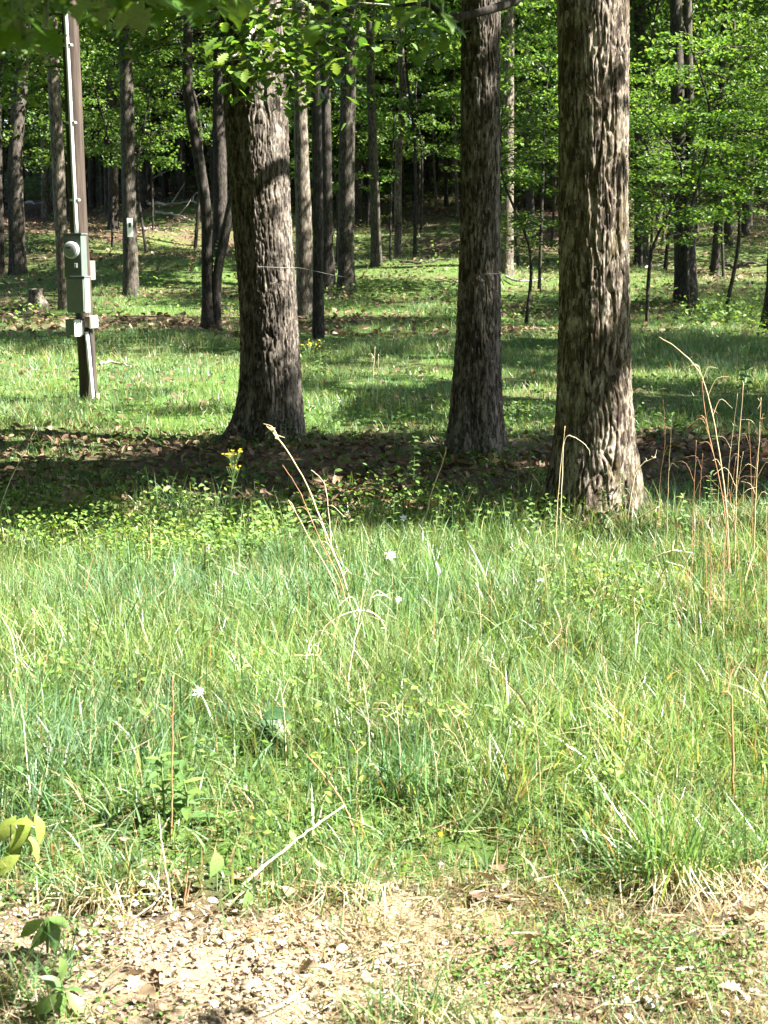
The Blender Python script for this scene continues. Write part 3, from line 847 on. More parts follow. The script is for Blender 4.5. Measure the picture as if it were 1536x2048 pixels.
def sapling(x, y, k, s, rz, label, group=None, sz=1.0, lift=0.0):
    z = gz(x, y)
    r_ = thing('sapling', label, 'sapling', (x, y, z), group)
    for nm, me in zip(('trunk', 'crown', 'limbs'), SAPS[k]):
        o = put(nm, me, r_); o.scale = (s, s, s * sz); o.rotation_euler = (0, 0, rz)
        if lift: o.location = (0, 0, 0)
    return r_
placed2 = []
cnt = 0
for i in range(1000):
    if cnt >= 275: break
    y = 31 + 78 * g.uniform(0, 1) ** .8
    hw = y * .256
    x = g.uniform(-hw - 3, hw + 5)
    px = 768 + x / y * F
    if y < 43: continue
    if y < 60 and 330 < px < 1120 and g.uniform() < .62: continue
    if i % 2 and y < 62: y = g.uniform(62, 108); x = g.uniform(-.256 * y - 3, .256 * y + 5)
    if any((x - a) ** 2 + (y - c) ** 2 < 1.4 ** 2 for a, c in placed2): continue
    placed2.append((x, y)); cnt += 1
    sapling(x, y, int(g.integers(0, 5)), g.uniform(.85, 1.35) * (1 + .75 * (y > 62)), g.uniform(0, 6.28), 'leafy understorey sapling among many in the wood', 'understorey saplings in the wood', g.uniform(1.1, 1.9))

# low shrubs that fill the dark under the far trees
for i in range(34):
    y = g.uniform(66, 102); x = g.uniform(-.256 * y - 1, .256 * y + 1)
    if 830 < 768 + x / y * F < 930 and y < 80: continue
    z = gz(x, y)
    r_ = thing('shrub', 'low leafy shrub under the far trees at the back of the wood', 'shrub', (x, y, z), 'low shrubs under the far trees')
    k = int(g.integers(0, 5))
    s_ = g.uniform(1.0, 1.6)
    for nm, me in (('stems', SAPS[k][2]), ('crown', SAPS[k][1])):
        o = put(nm, me, r_, (0, 0, -1.5 * s_ * .75)); o.scale = (s_, s_, s_ * .75)
        o.rotation_euler = (0, 0, g.uniform(0, 6.28) if nm == 'stems' else 0)

# lit saplings one can point to
def sap_px(px, d, k, s, rz, label, sz=1.0):
    x = (px - 768) / F * d * 1.0
    return sapling(x, d, k, s, rz, label, None, sz)
sap_px(1445, 34.0, 1, .95, .3, 'sunlit sapling with layered sprays right of the twin trunk')
sap_px(1372, 33.0, 2, .92, 2.0, 'bright leafy sapling whose sprays hang before the twin trunk')
sap_px(1545, 35.0, 3, 1.05, 4.0, 'bushy green sapling cut by the right edge', 1.1)
sap_px(1290, 37.0, 0, .85, 1.2, 'sapling with drooping sprays just right of the nearest oak')
sap_px(1075, 39.0, 4, .95, .9, 'light green sapling filling the gap between middle and nearest oaks', 1.2)
sap_px(1050, 30.5, 3, .80, 2.2, 'low light green sapling between the middle and nearest oaks', .82)
sap_px(1290, 30.0, 4, .78, 5.1, 'low sapling with sunlit sprays against the right side of the nearest oak', .85)
sap_px(1035, 45.0, 1, 1.0, 2.9, 'yellow green sapling close to the right side of the middle oak', 1.25)
sap_px(675, 44.0, 2, .85, 5.2, 'dark green sapling covering the rough grey trunk', 1.1)
sap_px(840, 58.0, 0, 1.0, .2, 'sapling with level sprays in the middle of the glade', 1.2)
sap_px(735, 60.0, 3, 1.0, 1.9, 'sapling with fine foliage beside the narrow straight trunk', 1.2)
sap_px(300, 50.0, 2, 1.0, 3.3, 'leafy sapling right of the tagged tree', 1.25)
sap_px(60, 45.0, 4, 1.0, 4.4, 'leafy sapling behind the bowed grey trunk', 1.25)

# far mass of foliage that closes the wood
g = np.random.default_rng(9)
n = 170000
y = g.uniform(104, 132, n); x = g.uniform(-48, 56, n)
cl = vn(x * .33, y * .2, 0, 71)
zz = g.uniform(0, 30, n)
keep = vn(x * .35, zz * .42, y * .2, 72) > .33
x, y, zz = x[keep], y[keep], zz[keep]
P = np.stack([x, y, terrain(x, y) + zz], 1)
V, fs, kk = leaf_cards(P, .55, g, .6, 2, .75)
put('far_woods', make_mesh('far_woods', V, fs, M_CROWN, leaf_colors(len(P), g, kk)), kind='stuff')

# bright leafy boughs above the pole: a maple whose foot is hidden behind it
def hanging_tree(label, px0, d, base_px, sprays, g, size, tint, lean=0, per=26, rad=.34, mat=M_TRUNK):
    bx = (base_px - 768) / F * d
    b = np.array([bx, d, gz(bx, d)])
    r_ = thing('maple_tree', label, 'tree', tuple(b))
    tp_ = at(base_px + lean, 0, d)
    V, fs = plain_trunk([b - np.array([0, 0, .2]), .5 * (b + tp_), tp_, tp_ + (tp_ - b) * .5], [.07, .06, .05, .03], 9, 3, 60)
    part('trunk', V, fs, mat, r_, None, True)
    cs = np.array([at(px, py, d + dd) for px, py, dd in sprays])
    P = spray_points(cs, per, rad, .07, g)
    V, fs, kk = leaf_cards(P, size, g, .45, 4, .85)
    part('crown', V, fs, M_CROWN, r_, leaf_colors(len(P), g, kk, tint))
    it = []
    for c in cs:
        s0 = b + (tp_ - b) * min(1.2, max(.4, (c[2] - b[2] + .35) / (tp_[2] - b[2])))
        it.append(tube(smooth_path([s0, .5 * (s0 + c) + np.array([0, 0, .22]), c], 8), np.linspace(.022, .005, 8), 5, False))
    lv, lf = join(it)
    part('limbs', lv, lf, mat, r_)
    return r_
g = np.random.default_rng(31)
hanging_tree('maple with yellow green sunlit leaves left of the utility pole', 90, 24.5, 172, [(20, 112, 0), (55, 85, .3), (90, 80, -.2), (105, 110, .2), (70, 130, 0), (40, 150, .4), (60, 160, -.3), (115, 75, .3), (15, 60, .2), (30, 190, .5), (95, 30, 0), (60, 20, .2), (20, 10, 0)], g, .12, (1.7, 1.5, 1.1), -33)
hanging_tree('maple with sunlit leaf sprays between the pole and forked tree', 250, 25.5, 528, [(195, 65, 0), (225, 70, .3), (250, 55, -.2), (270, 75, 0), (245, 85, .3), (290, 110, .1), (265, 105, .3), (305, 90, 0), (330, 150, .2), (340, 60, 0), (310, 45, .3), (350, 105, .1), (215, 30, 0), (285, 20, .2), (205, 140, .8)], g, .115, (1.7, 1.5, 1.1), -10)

# ------------------------------------------------------------------ leaves as single objects
def leaf_mesh(name, kind, mat, col, L=1.0, curl=.18, fold=.22):
    """a lobed or plain leaf, base at the origin, tip along +Y, length 1"""
    if kind == 'oak':
        t = np.array([0, .08, .2, .28, .38, .48, .58, .68, .78, .88, 1.0])
        wv = np.array([.015, .05, .20, .10, .30, .14, .36, .18, .26, .16, .01])
    elif kind == 'maple':
        t = np.array([0, .06, .18, .30, .42, .52, .66, .80, 1.0])
        wv = np.array([.02, .28, .34, .22, .50, .26, .30, .12, .01])
    elif kind == 'leaflet':
        t = np.array([0, .1, .22, .34, .45, .56, .68, .8, .9, 1.0])
        wv = np.array([.015, .10, .17, .215, .245, .225, .20, .13, .07, .004])
    elif kind == 'lance':
        t = np.array([0, .1, .25, .45, .65, .85, 1.0])
        wv = np.array([.02, .07, .13, .16, .13, .07, .005])
    else:
        t = np.array([0, .1, .25, .45, .65, .85, 1.0])
        wv = np.array([.02, .20, .36, .40, .30, .14, .01])
    z = -curl * t ** 2
    V = []
    for a, ww, zz in zip(t, wv, z):
        V += [[-ww, a + ww * .12, zz + ww * fold], [0, a, zz], [ww, a + ww * .12, zz + ww * fold]]
    V = np.array(V) * L
    q = []
    for k in range(len(t) - 1):
        o = 3 * k
        q += [[o, o + 1, o + 4, o + 3], [o + 1, o + 2, o + 5, o + 4]]
    c = np.tile(np.array(col), (len(V), 1))
    return make_mesh(name, V, [np.array(q)], mat, c, True)

def orient(p, d, up, s):
    d = np.asarray(d, float); d = d / np.linalg.norm(d)
    x = np.cross(d, up); x = x / (np.linalg.norm(x) + 1e-9)
    u = np.cross(x, d)
    return Matrix(((x[0] * s, d[0] * s, u[0] * s, p[0]), (x[1] * s, d[1] * s, u[1] * s, p[1]), (x[2] * s, d[2] * s, u[2] * s, p[2]), (0, 0, 0, 1)))

def put_leaf(me, parent, p, d, up, s, name='leaf'):
    o = put(name, me, parent)
    base = Vector((0, 0, 0))
    q = parent
    while q is not None:
        base = base + q.location; q = q.parent
    o.matrix_local = orient(np.asarray(p) - np.array(base), d, up, s)
    return o

OAKLEAF = [leaf_mesh('oak_leaf', 'oak', M_HERB, c, 1.0, cu) for c, cu in (((.085, .17, .03), .15), ((.11, .195, .04), .3), ((.07, .145, .028), .05), ((.13, .20, .045), .2))]

# low leafy bough of the left oak
g = np.random.default_rng(41)
bough = thing('low_bough', '', 'x', (0, 0, 0))
bpy.data.objects.remove(bough)
s0 = at(520, 40, D_L - .15)
mains = [[s0, at(560, 75, 11.6), at(600, 108, 11.4), at(638, 128, 11.35)],
         [s0, at(560, 20, 11.9), at(640, 35, 11.6), at(720, 70, 11.4), at(800, 80, 11.3)],
         [s0, at(500, 70, 11.9), at(480, 105, 11.5), at(450, 118, 11.3)],
         [s0, at(580, 50, 11.7), at(660, 90, 11.4), at(700, 110, 11.3)],
         [at(560, 75, 11.6), at(570, 120, 11.3), at(585, 150, 11.2), at(590, 165, 11.2)],
         [s0, at(545, -10, 11.7), at(600, -5, 11.5), at(700, 5, 11.3), at(780, 10, 11.2)],
         [at(480, 105, 11.5), at(500, 130, 11.3), at(515, 150, 11.2)]]
it = []
for m_ in mains:
    P = smooth_path(m_, 16); it.append(tube(P, np.linspace(.022, .006, 16), 6))
bv, bf = join(it)
bough = part('low_bough', bv, bf, M_DEADWOOD, oakL, None, True)
cnt = 0
for m_ in mains:
    P = smooth_path(m_, 40)
    for _ in range(40):
        u = g.uniform(.18, 1.0); p = P[int(u * 39)] + g.normal(0, .16, 3) * np.array([1.2, 1.2, .8])
        a = g.uniform(0, 6.28)
        put_leaf(OAKLEAF[int(g.integers(0, 4))], bough, p, (math.cos(a), math.sin(a), g.normal(-.3, .3)), (g.normal(0, .35), g.normal(0, .35), 1), g.uniform(.09, .145))
        cnt += 1
bl = np.vstack([smooth_path(m_, 40)[6:] for m_ in mains])
bl = np.repeat(bl, 2, axis=0) + g.normal(0, .14, (len(bl) * 2, 3))
V, fs, kk = leaf_cards(bl, .085, g, .5, 4, .7)
part('small_leaves', V, fs, M_CROWN, bough, leaf_colors(len(bl), g, kk, (1.25, 1.25, 1)), kind='stuff')
# a limb of the middle oak crossing its trunk near the top edge
s0 = at(1005, 5, 10.6)
P = smooth_path([at(1060, -20, 10.9), at(1020, 5, 10.7), at(970, 22, 10.5), at(925, 32, 10.4), at(890, 33, 10.35), at(862, 12, 10.4), at(830, 8, 10.4), at(790, 14, 10.4)], 40)
lb = part('low_bough', *tube(P, np.linspace(.036, .010, 40) * (1 + .0 * np.arange(40)), 9), M_TRUNK_DARK, oakM, None, True)
for _ in range(34):
    u = g.uniform(.5, 1.0); p = P[int(u * 39)] + g.normal(0, .12, 3) + np.array([-.1, 0, -.10])
    a = g.uniform(0, 6.28)
    put_leaf(OAKLEAF[int(g.integers(0, 4))], lb, p, (math.cos(a), math.sin(a), g.normal(-.3, .3)), (g.normal(0, .35), g.normal(0, .35), 1), g.uniform(.08, .14))

# branch of a tree beside the camera: its soft dark leaves dip into the top left
root = thing('overhanging_maple', 'dark maple leaves dipping in from above at the top left', 'tree', (-2.6, 2.0, gz(-2.6, 2.0)))
V, fs = plain_trunk([np.array([-2.6, 2.0, -.3]), np.array([-2.6, 2.0, 2.0]), np.array([-2.5, 2.05, 4.0]), np.array([-2.4, 2.1, 6.0])], [.12, .11, .09, .04], 12, 5, 40)
part('trunk', V, fs, M_TRUNK, root, None, True)
MAPLELEAF = [leaf_mesh('maple_leaf', 'maple', M_HERB, c, 1.0, cu) for c, cu in (((.065, .15, .018), .2), ((.085, .17, .022), .35), ((.05, .13, .02), .1))]
limb_pts = [np.array([-2.45, 2.05, 3.2]), np.array([-1.6, 2.15, 2.7]), np.array([-.9, 2.2, 2.45]), np.array([-.2, 2.2, 2.4]), np.array([.5, 2.2, 2.5])]
LP = smooth_path(limb_pts, 40)
ob = part('bough', *tube(LP, np.linspace(.03, .008, 40), 7), M_TRUNK, root, None, True)
spots = []
for px in range(-20, 480, 27):
    for _ in range(11 if px < 330 else 5):
        spots.append((px + g.uniform(-14, 14), g.uniform(-30, 100 if px < 110 else 55 if px < 330 else 40), g.uniform(2.0, 2.5)))
spots = [q_ for q_ in spots if not (112 < q_[0] < 172 and q_[1] > 2)]
spots += [(858, 46, 2.3), (885, 55, 2.3), (838, 70, 2.35), (425, 30, 2.4), (455, 10, 2.4), (438, 62, 2.4), (660, 72, 2.3), (620, 80, 2.35)]
it = []
for px, py, d in spots:
    p = at(px, py, d) + np.array([0, 0, .02])
    a = g.uniform(0, 6.28)
    put_leaf(MAPLELEAF[int(g.integers(0, 3))], ob, p, (math.cos(a), math.sin(a) * .8, g.normal(-.35, .25)), (g.normal(0, .3), g.normal(-.2, .3), 1), g.uniform(.035, .06))
    q = LP[np.argmin(np.abs(LP[:, 0] - p[0]))]
    it.append(tube(smooth_path([q, .5 * (q + p) + np.array([0, 0, .04]), p], 5), np.linspace(.003, .0012, 5), 4, False))
tv, tfc = join(it)
part('twigs', tv, tfc, M_STEM, ob)
gg = np.random.default_rng(55)  # dense leaves added above the view to shade the dipping ones
cs = np.stack([gg.uniform(-2.4, 2.2, 90), gg.uniform(1.5, 2.75, 90), gg.uniform(2.35, 4.6, 90)], 1)
P = spray_points(cs, 60, .35, .06, gg)
P = P[P[:, 2] > CAM_H + .164 * P[:, 1] + .12]
P = P[(P[:, 1] < 2.85)]
V, fs, kk = leaf_cards(P, .07, gg, .5, 4, .8)
part('crown', V, fs, M_CROWN, root, leaf_colors(len(P), gg, kk))

# ------------------------------------------------------------------ utility pole with meter and boxes
bp = ground(177, 806); DP = bp[1]
s = DP / F                                   # metres per pixel at the pole
pole = thing('utility_pole', 'dark wooden utility pole carrying an electric meter and grey boxes', 'utility pole', tuple(bp))
PX = lambda px, py, dy=0.0: at(px, py, DP + dy)
pts = [bp - np.array([0, 0, .4]), PX(174, 720), PX(164, 560), PX(155, 400), PX(147, 200), PX(138, 0), PX(129, -200), PX(120, -400)]
V, fs = plain_trunk(pts, [17.5 * s, 17.5 * s, 17.5 * s, 17.2 * s, 16.5 * s, 16 * s, 15 * s, 14 * s], 22, 12, 90, .012, .0, .3)
part('shaft', V, fs, M_POLE, pole, None, True)
rp = 17.5 * s
yaw = math.radians(-14)
fy = -rp - .075
# metal conduit down the front into the meter
cond = part('conduit', *tube(smooth_path([PX(124, -200, -rp - .03), PX(130, 0, -rp - .03), PX(138, 160, -rp - .03), PX(146, 330, -rp - .03), PX(153, 466, -rp - .03)], 30), .021, 14), M_GALV, pole, None, True)
for px, py in ((134, 90), (142, 245), (149, 400)):
    part('conduit_strap', *box(PX(px + 1, py, -rp - .02), .095, .05, .022, yaw), M_GALV, pole)
# meter socket
mc = PX(151, 511, fy)
mw, mh, mdp = 37 * s, 80 * s, .13
mb = part('meter_box', *box(mc, mw, mdp, mh, yaw, .004), M_BOXDARK, pole)
part('box_lid', *box(mc + np.array([0, 0, mh / 2 + .008]), mw + .022, mdp + .02, .014, yaw), M_BOXDARK, mb)
n_f = np.array([-math.sin(-yaw), -math.cos(yaw), 0])         # front normal (turned slightly left)
n_f = np.array([math.sin(yaw), -math.cos(yaw), 0])
dc = PX(149, 500, fy) + n_f * (mdp / 2)
def disc(c, nrm, r, th, n=26, dome=0.0):
    nrm = np.asarray(nrm, float) / np.linalg.norm(nrm)
    prof = [(r * 1.0, 0), (r * 1.0, th * .8), (r * .93, th), (r * .6, th + dome * .7), (0.004, th + dome)]
    x = np.cross(nrm, [0, 0, 1.0]); x /= np.linalg.norm(x); yv = np.cross(nrm, x)
    a = np.arange(n) * 2 * np.pi / n
    V = np.vstack([np.asarray(c) + nrm * h + rr * (np.cos(a)[:, None] * x + np.sin(a)[:, None] * yv) for rr, h in prof])
    q = []
    for k in range(len(prof) - 1):
        for j in range(n):
            q.append([k * n + j, (k + 1) * n + j, (k + 1) * n + (j + 1) % n, k * n + (j + 1) % n])
    return V, [np.array(q)]
part('meter_ring', *disc(dc, n_f, 16.5 * s, .022), M_GALV, mb, None, False)
part('meter_dial', *disc(dc + n_f * .020, n_f, 14.0 * s, .022, 26, .006), M_DIAL, mb)
part('register_window', *box(dc + n_f * .046 + np.array([-.012, 0, .022]), .060, .014, .014, yaw), M_BLACK, mb)
part('seal_tag', *box(PX(158, 531, fy) + n_f * (mdp / 2 + .008), .030, .014, .045, yaw), M_GALV, mb)
part('small_fitting', *box(PX(141, 545, fy + .02), .062, .05, .075, yaw), M_WHITE, pole)
part('brass_fitting', *box(PX(133, 548, fy + .05), .05, .06, .10, yaw), M_STALK_PALE, pole)
part('riser_pipe', *tube([PX(154, 548, fy), PX(155, 560, fy)], .030, 12), M_BLACK, pole)
# breaker panel
pc = PX(157, 590, fy)
pw, ph, pd = 39 * s, 69 * s, .13
pb = part('breaker_panel', *box(pc, pw, pd, ph, yaw, .004), M_BOXGREY, pole)
part('panel_door', *box(pc + n_f * (pd / 2 + .006) + np.array([0, 0, -.004]), pw - .018, .014, ph - .03, yaw, .004), M_BOXGREY, pb)
part('panel_hood', *box(pc + np.array([.0, 0, ph / 2 + .006]), pw + .016, pd + .024, .012, yaw), M_BOXGREY, pb)
# outlet boxes underneath
oc = PX(146, 654, fy + .03)
obx = part('outlet_box', *box(oc, 23 * s, .11, 31 * s, yaw, .006), M_BOXGREY, pole)
part('outlet_cover', *box(PX(156, 656, fy - .02), .016, .115, 33 * s, math.radians(-28), .004), M_WHITE, obx)
part('outlet_face', *box(PX(163, 655, fy + .02), 7 * s, .05, 28 * s, yaw, .004), M_GALV, obx)
part('box_riser', *tube([PX(158, 622, fy + .02), PX(159, 640, fy + .03)], .026, 12), M_BLACK, pole)
jb = part('junction_box', *box(PX(178, 643, fy + .02), 12 * s, .08, 22 * s, yaw, .004), M_BROWNBOX, pole)
part('junction_cover', *box(PX(187, 644, fy + .05), .038, .15, 25 * s, math.radians(-14), .01), M_WHITE, jb)
part('rear_box', *box(PX(182, 541, .08), 9 * s, .12, 38 * s, yaw, .005), M_BROWNBOX, pole)
# pipes to the ground
part('white_pipe', *tube(smooth_path([PX(173, 664, fy + .04), PX(176, 690, fy + .02), PX(181, 745, fy + .02), PX(187, 812, fy + .02)], 20), .019, 12), M_WHITE, pole, None, True)
part('ground_cable', *tube(smooth_path([PX(180, 662, fy + .06), PX(184, 700, fy + .05), PX(186, 750, fy + .06), PX(193, 806, fy + .03)], 20), .011, 8), M_BLACK, pole, None, True)
part('thin_cable', *tube(smooth_path([PX(178, 625, fy + .06), PX(181, 690, fy + .06), PX(188, 760, fy + .06), PX(195, 800, fy + .0)], 20), .006, 6), M_BLACK, pole, None, True)
part('cable_end', *box(PX(196, 792, fy), .03, .03, .045, .3), M_STALK_PALE, pole)

# ------------------------------------------------------------------ cord tied between the left and middle oaks
p0 = at(515, 533, D_L - .34); p1 = at(600, 536, D_L - .2); p2 = at(1000, 547, D_M - .10)
cord = thing('cord', 'thin pale cord strung level between the left and middle oaks', 'cord', tuple(p0))
P = [p0, at(560, 535, D_L - .31), p1] + [p1 + (p2 - p1) * t + np.array([0, 0, -.09 * math.sin(math.pi * t)]) for t in (.2, .4, .6, .8)] + [at(960, 549, D_M - .19), p2]
part('line', *tube(smooth_path(P, 60), .0014, 6), M_STRING, cord)
part('knot', *tube(smooth_path([at(996, 543, D_M - .15), at(1003, 548, D_M - .12), at(1000, 552, D_M - .13), at(1008, 570, D_M - .08)], 12), .0028, 6), M_STRING, cord)

# ------------------------------------------------------------------ stump, logs and fallen branches
b = ground(75, 620); D = b[1]
st = thing('tree_stump', 'weathered tree stump on the lawn left of the utility pole', 'stump', tuple(b))
zf = np.linspace(b[2] - .1, b[2] + 40 * D / F, 40)
V, fs = bark_trunk([b - np.array([0, 0, .1]), b + np.array([-.01, 0, 40 * D / F])], [R3(30, D), R3(25, D)], zf, 40, 9, .02, (.09, .12))
nV = len(V)
rim = V[-40:].copy()
rim[:, 2] += .05 * (vn(rim[:, 0] * 9, rim[:, 1] * 9, 0, 4) - .3); V[-40:] = rim
part('stump_body', V, fs, M_TRUNK_PALE, st, None, True)
Vt = np.vstack([rim, rim.mean(0) - np.array([0, 0, .02])])
part('cut_top', Vt, [np.array([[j, (j + 1) % 40, 40] for j in range(40)])], M_CUT, st)

def fallen(name, label, cat, pix, r, mat, lift=.0, n=8, seed=0, side=()):
    """a branch lying on the ground along pixel points"""
    P = [ground(*p) + np.array([0, 0, r * .8 + lift]) for p in pix]
    P = smooth_path(P, 26)
    gg = np.random.default_rng(seed)
    P[:, 2] += (vn(np.arange(26) * .5, seed, 0, seed) - .5) * r * 1.5
    rt = thing(name, label, cat, tuple(P[0]))
    V, fs = tube(P, np.linspace(r, r * .4, 26) * (1 + .25 * (vn(np.arange(26) * .9, 0, seed, 3) - .5)), n)
    part('stem', V, fs, mat, rt, None, True)
    for u, d, ln in side:
        p = P[int(u * 25)]
        e = p + np.asarray(d, float) * ln
        part('twig', *tube(smooth_path([p, .5 * (p + e) + gg.normal(0, .04, 3), e], 8), np.linspace(r * .45, r * .15, 8), 6), mat, rt, None, True)
    return rt
fallen('fallen_log', 'grey log lying on the bank behind the bowed trunk', 'log', [(-20, 408), (40, 412), (95, 416)], .13, M_DEADWOOD, .05, 10, 1)
fallen('fallen_branch', 'long pale branch lying across the bank right of the tagged tree', 'branch', [(268, 412), (320, 416), (370, 413), (408, 416)], .075, M_DEADWOOD, .1, 8, 2, ((.5, (.6, .1, .9), .9), (.8, (.5, 0, .7), .6)))
fallen('fallen_branch', 'crooked bare branch lying lower on the bank left of the forked tree', 'branch', [(312, 430), (345, 436), (380, 446)], .06, M_DEADWOOD, .08, 8, 3, ((.7, (.7, 0, .9), .8), (.9, (.4, .1, -.2), .6)))
fallen('fallen_branch', 'low grey stick on the mossy bank between tagged and forked trees', 'branch', [(280, 462), (330, 460), (362, 464)], .045, M_DEADWOOD, .05, 8, 4)
fallen('fallen_branch', 'pale curved stick lying in lit grass right of the pole foot', 'branch', [(200, 746), (228, 742), (262, 752)], .02, M_DEADWOOD, .10, 7, 5)
fallen('fallen_log', 'thin pale log lying in the shaded glade behind the middle oak', 'log', [(800, 528), (840, 529), (870, 524), (905, 520)], .04, M_TRUNK, .02, 9, 6, ((.75, (.1, 0, 1), .3),))
fallen('fallen_branch', 'bleached branch lying on the dark slope right of the twin trunk', 'branch', [(1425, 462), (1460, 457), (1500, 455)], .05, M_DEADWOOD, .05, 7, 7, ((.6, (.7, 0, .6), .6),))
fallen('fallen_branch', 'thin branch on the leafy slope between nearest oak and twin trunk', 'branch', [(1290, 540), (1320, 535), (1345, 533)], .04, M_DEADWOOD, .04, 7, 8)
fallen('fallen_branch', 'bare twiggy branch on the lawn right of the cord knot', 'branch', [(1012, 560), (1040, 572), (1085, 565)], .035, M_DEADWOOD, .08, 7, 9, ((.5, (.5, 0, .8), .5), (.2, (.3, 0, 1), .4)))
fallen('fallen_branch', 'stick on the lawn right of the forked tree foot', 'branch', [(442, 612), (460, 622), (478, 628)], .025, M_DEADWOOD, .04, 7, 10)
fallen('fallen_log', 'dark log at the right edge of the litter slope', 'log', [(1420, 540), (1480, 536), (1545, 530)], .08, M_TRUNK, .02, 9, 11)

# ------------------------------------------------------------------ grass
def blades(P, H, Wd, g, lean=.45, curve=.6, segs=3, pal=None, w=None, drymix=.1):
    """one blade of grass per point of P"""
    n = len(P)
    az = g.uniform(0, 2 * np.pi, n)
    dh = np.stack([np.cos(az), np.sin(az), np.zeros(n)], 1)
    ln = np.abs(g.normal(0, lean, n))[:, None]; cv = np.abs(g.normal(0, curve, n))[:, None]
    ya = g.uniform(0, np.pi, n)
    s = np.stack([np.cos(ya), np.sin(ya), np.zeros(n)], 1)
    H = H[:, None]; Wd = Wd[:, None]
    rows = []
    ts = np.linspace(0, 1, segs + 1)
    wp = (1 - ts ** 1.6) * .5
    for t, ww in zip(ts[:-1], wp[:-1]):
        hor = ln * t + cv * t * t
        vert = t / np.sqrt(1 + ln ** 2) - .42 * cv * t ** 2.2
        c = P + dh * hor * H * .75 + np.array([0, 0, 1]) * vert * H
        rows += [c - s * Wd * ww, c + s * Wd * ww]
    hor = ln + cv; vert = 1 / np.sqrt(1 + ln ** 2) - .42 * cv
    rows.append(P + dh * hor * H * .75 + np.array([0, 0, 1]) * vert * H)
    k = len(rows)
    V = np.stack(rows, 1).reshape(-1, 3)
    o = np.arange(n)[:, None] * k
    Fq = np.vstack([o + np.array([[2 * j, 2 * j + 1, 2 * j + 3, 2 * j + 2]]) for j in range(segs - 1)]) if segs > 1 else np.zeros((0, 4), int)
    Ft = o + np.array([[2 * segs - 2, 2 * segs - 1, 2 * segs]])
    return V, [Fq, Ft], k

GP = np.array([[.108, .200, .064], [.150, .245, .084], [.088, .180, .076], [.200, .262, .115], [.142, .225, .130], [.064, .136, .050]])
DRY = np.array([[.34, .27, .15], [.42, .34, .20], [.26, .19, .10], [.30, .21, .12]])
def blade_cols(n, k, g, dry, P=None, tint=(1, 1, 1)):
    c = GP[g.integers(0, len(GP), n)] * g.uniform(.6, 1.35, (n, 1)) * np.array(tint)
    if P is not None:
        a_ = vn(P[:, 0] * 1.1, P[:, 1] * .9, 0, 88)[:, None]; b_ = vn(P[:, 0] * 2.6, P[:, 1] * 2.2, 0, 89)[:, None]
        c = c * (.8 + .4 * b_) * (np.array([1.15, 1.03, .85]) * a_ + np.array([.90, .98, 1.12]) * (1 - a_))
    m = g.uniform(0, 1, n) < dry
    c[m] = DRY[g.integers(0, 4, m.sum())] * g.uniform(.75, 1.15, (m.sum(), 1))
    return np.repeat(c, k, axis=0)

def scatter(n, y0, y1, g, margin=1.2, power=1.0):
    """points on the ground inside the view and a margin, denser near the camera as 1/y**power"""
    u = g.uniform(0, 1, n)
    if power == 1.0:
        y = y0 * (y1 / y0) ** u
    else:
        a = 2 - power
        y = (y0 ** a + u * (y1 ** a - y0 ** a)) ** (1 / a)
    hw = y * .262 + margin
    x = g.uniform(-1, 1, n) * hw
    return x, y

def grow(name, n, y0, y1, dens, hgt, wid, g, dry=.1, lean=.4, curve=.5, segs=3, power=1.0, margin=1.0, tint=(1, 1, 1)):
    x, y = scatter(n, y0, y1, g, margin, power)
    k = g.uniform(0, 1, n) < dens(x, y)
    x, y = x[k], y[k]
    P = np.stack([x, y, terrain(x, y) - .01], 1)
    H = hgt(x, y) * g.uniform(.55, 1.2, len(x)); W = wid * g.uniform(.6, 1.4, len(x))
    V, fs, kk = blades(P, H, W, g, lean, curve, segs)
    d = dry(x, y) if callable(dry) else dry
    return V, fs, blade_cols(len(x), kk, g, d, P, tint)

g = np.random.default_rng(77)
def meadow_end(x):
    return shade_front(x) - .55 + 1.5 * (vn(np.asarray(x) * 2.6, 5, 0, 24) - .5) + .7 * (vn(np.asarray(x) * 8.0, 5, 0, 25) - .5) + .35 * np.exp(-((np.asarray(x) - .1) / .8) ** 2)
def dens_meadow(x, y):
    e = y - edge_d(x); sf = meadow_end(x)
    cl = .30 + .70 * sstep(.36, .62, vn(x * 3.6, y * 3.6, 0, 81))
    return np.clip(sstep(-.05, .55, e) * cl + .06 * sstep(-.6, 0, e), 0, 1) * (1 - .95 * sstep(-.6, .5, y - sf))
def h_meadow(x, y):
    e = y - edge_d(x)
    return (.10 + .125 * sstep(0, 1.2, e)) * (.7 + .6 * vn(x * 1.7, y * 1.7, 0, 82)) * (1.0 - .30 * sstep(-2.0, .2, y - meadow_end(x)))
dry_m = lambda x, y: .06 + .30 * sstep(.6, -.1, y - edge_d(x)) + .06 * sstep(.6, 1.6, x) + .08 * sstep(.5, .7, vn(x * 1.2, y * 1.2, 0, 83))
V, fs, c = grow('meadow_grass', 135000, 3.4, 10.0, dens_meadow, h_meadow, .0050, g, dry_m, .42, .55, 3, 1.25, .9)
put('meadow_grass', make_mesh('meadow_grass', V, fs, M_GRASS, c), kind='stuff')

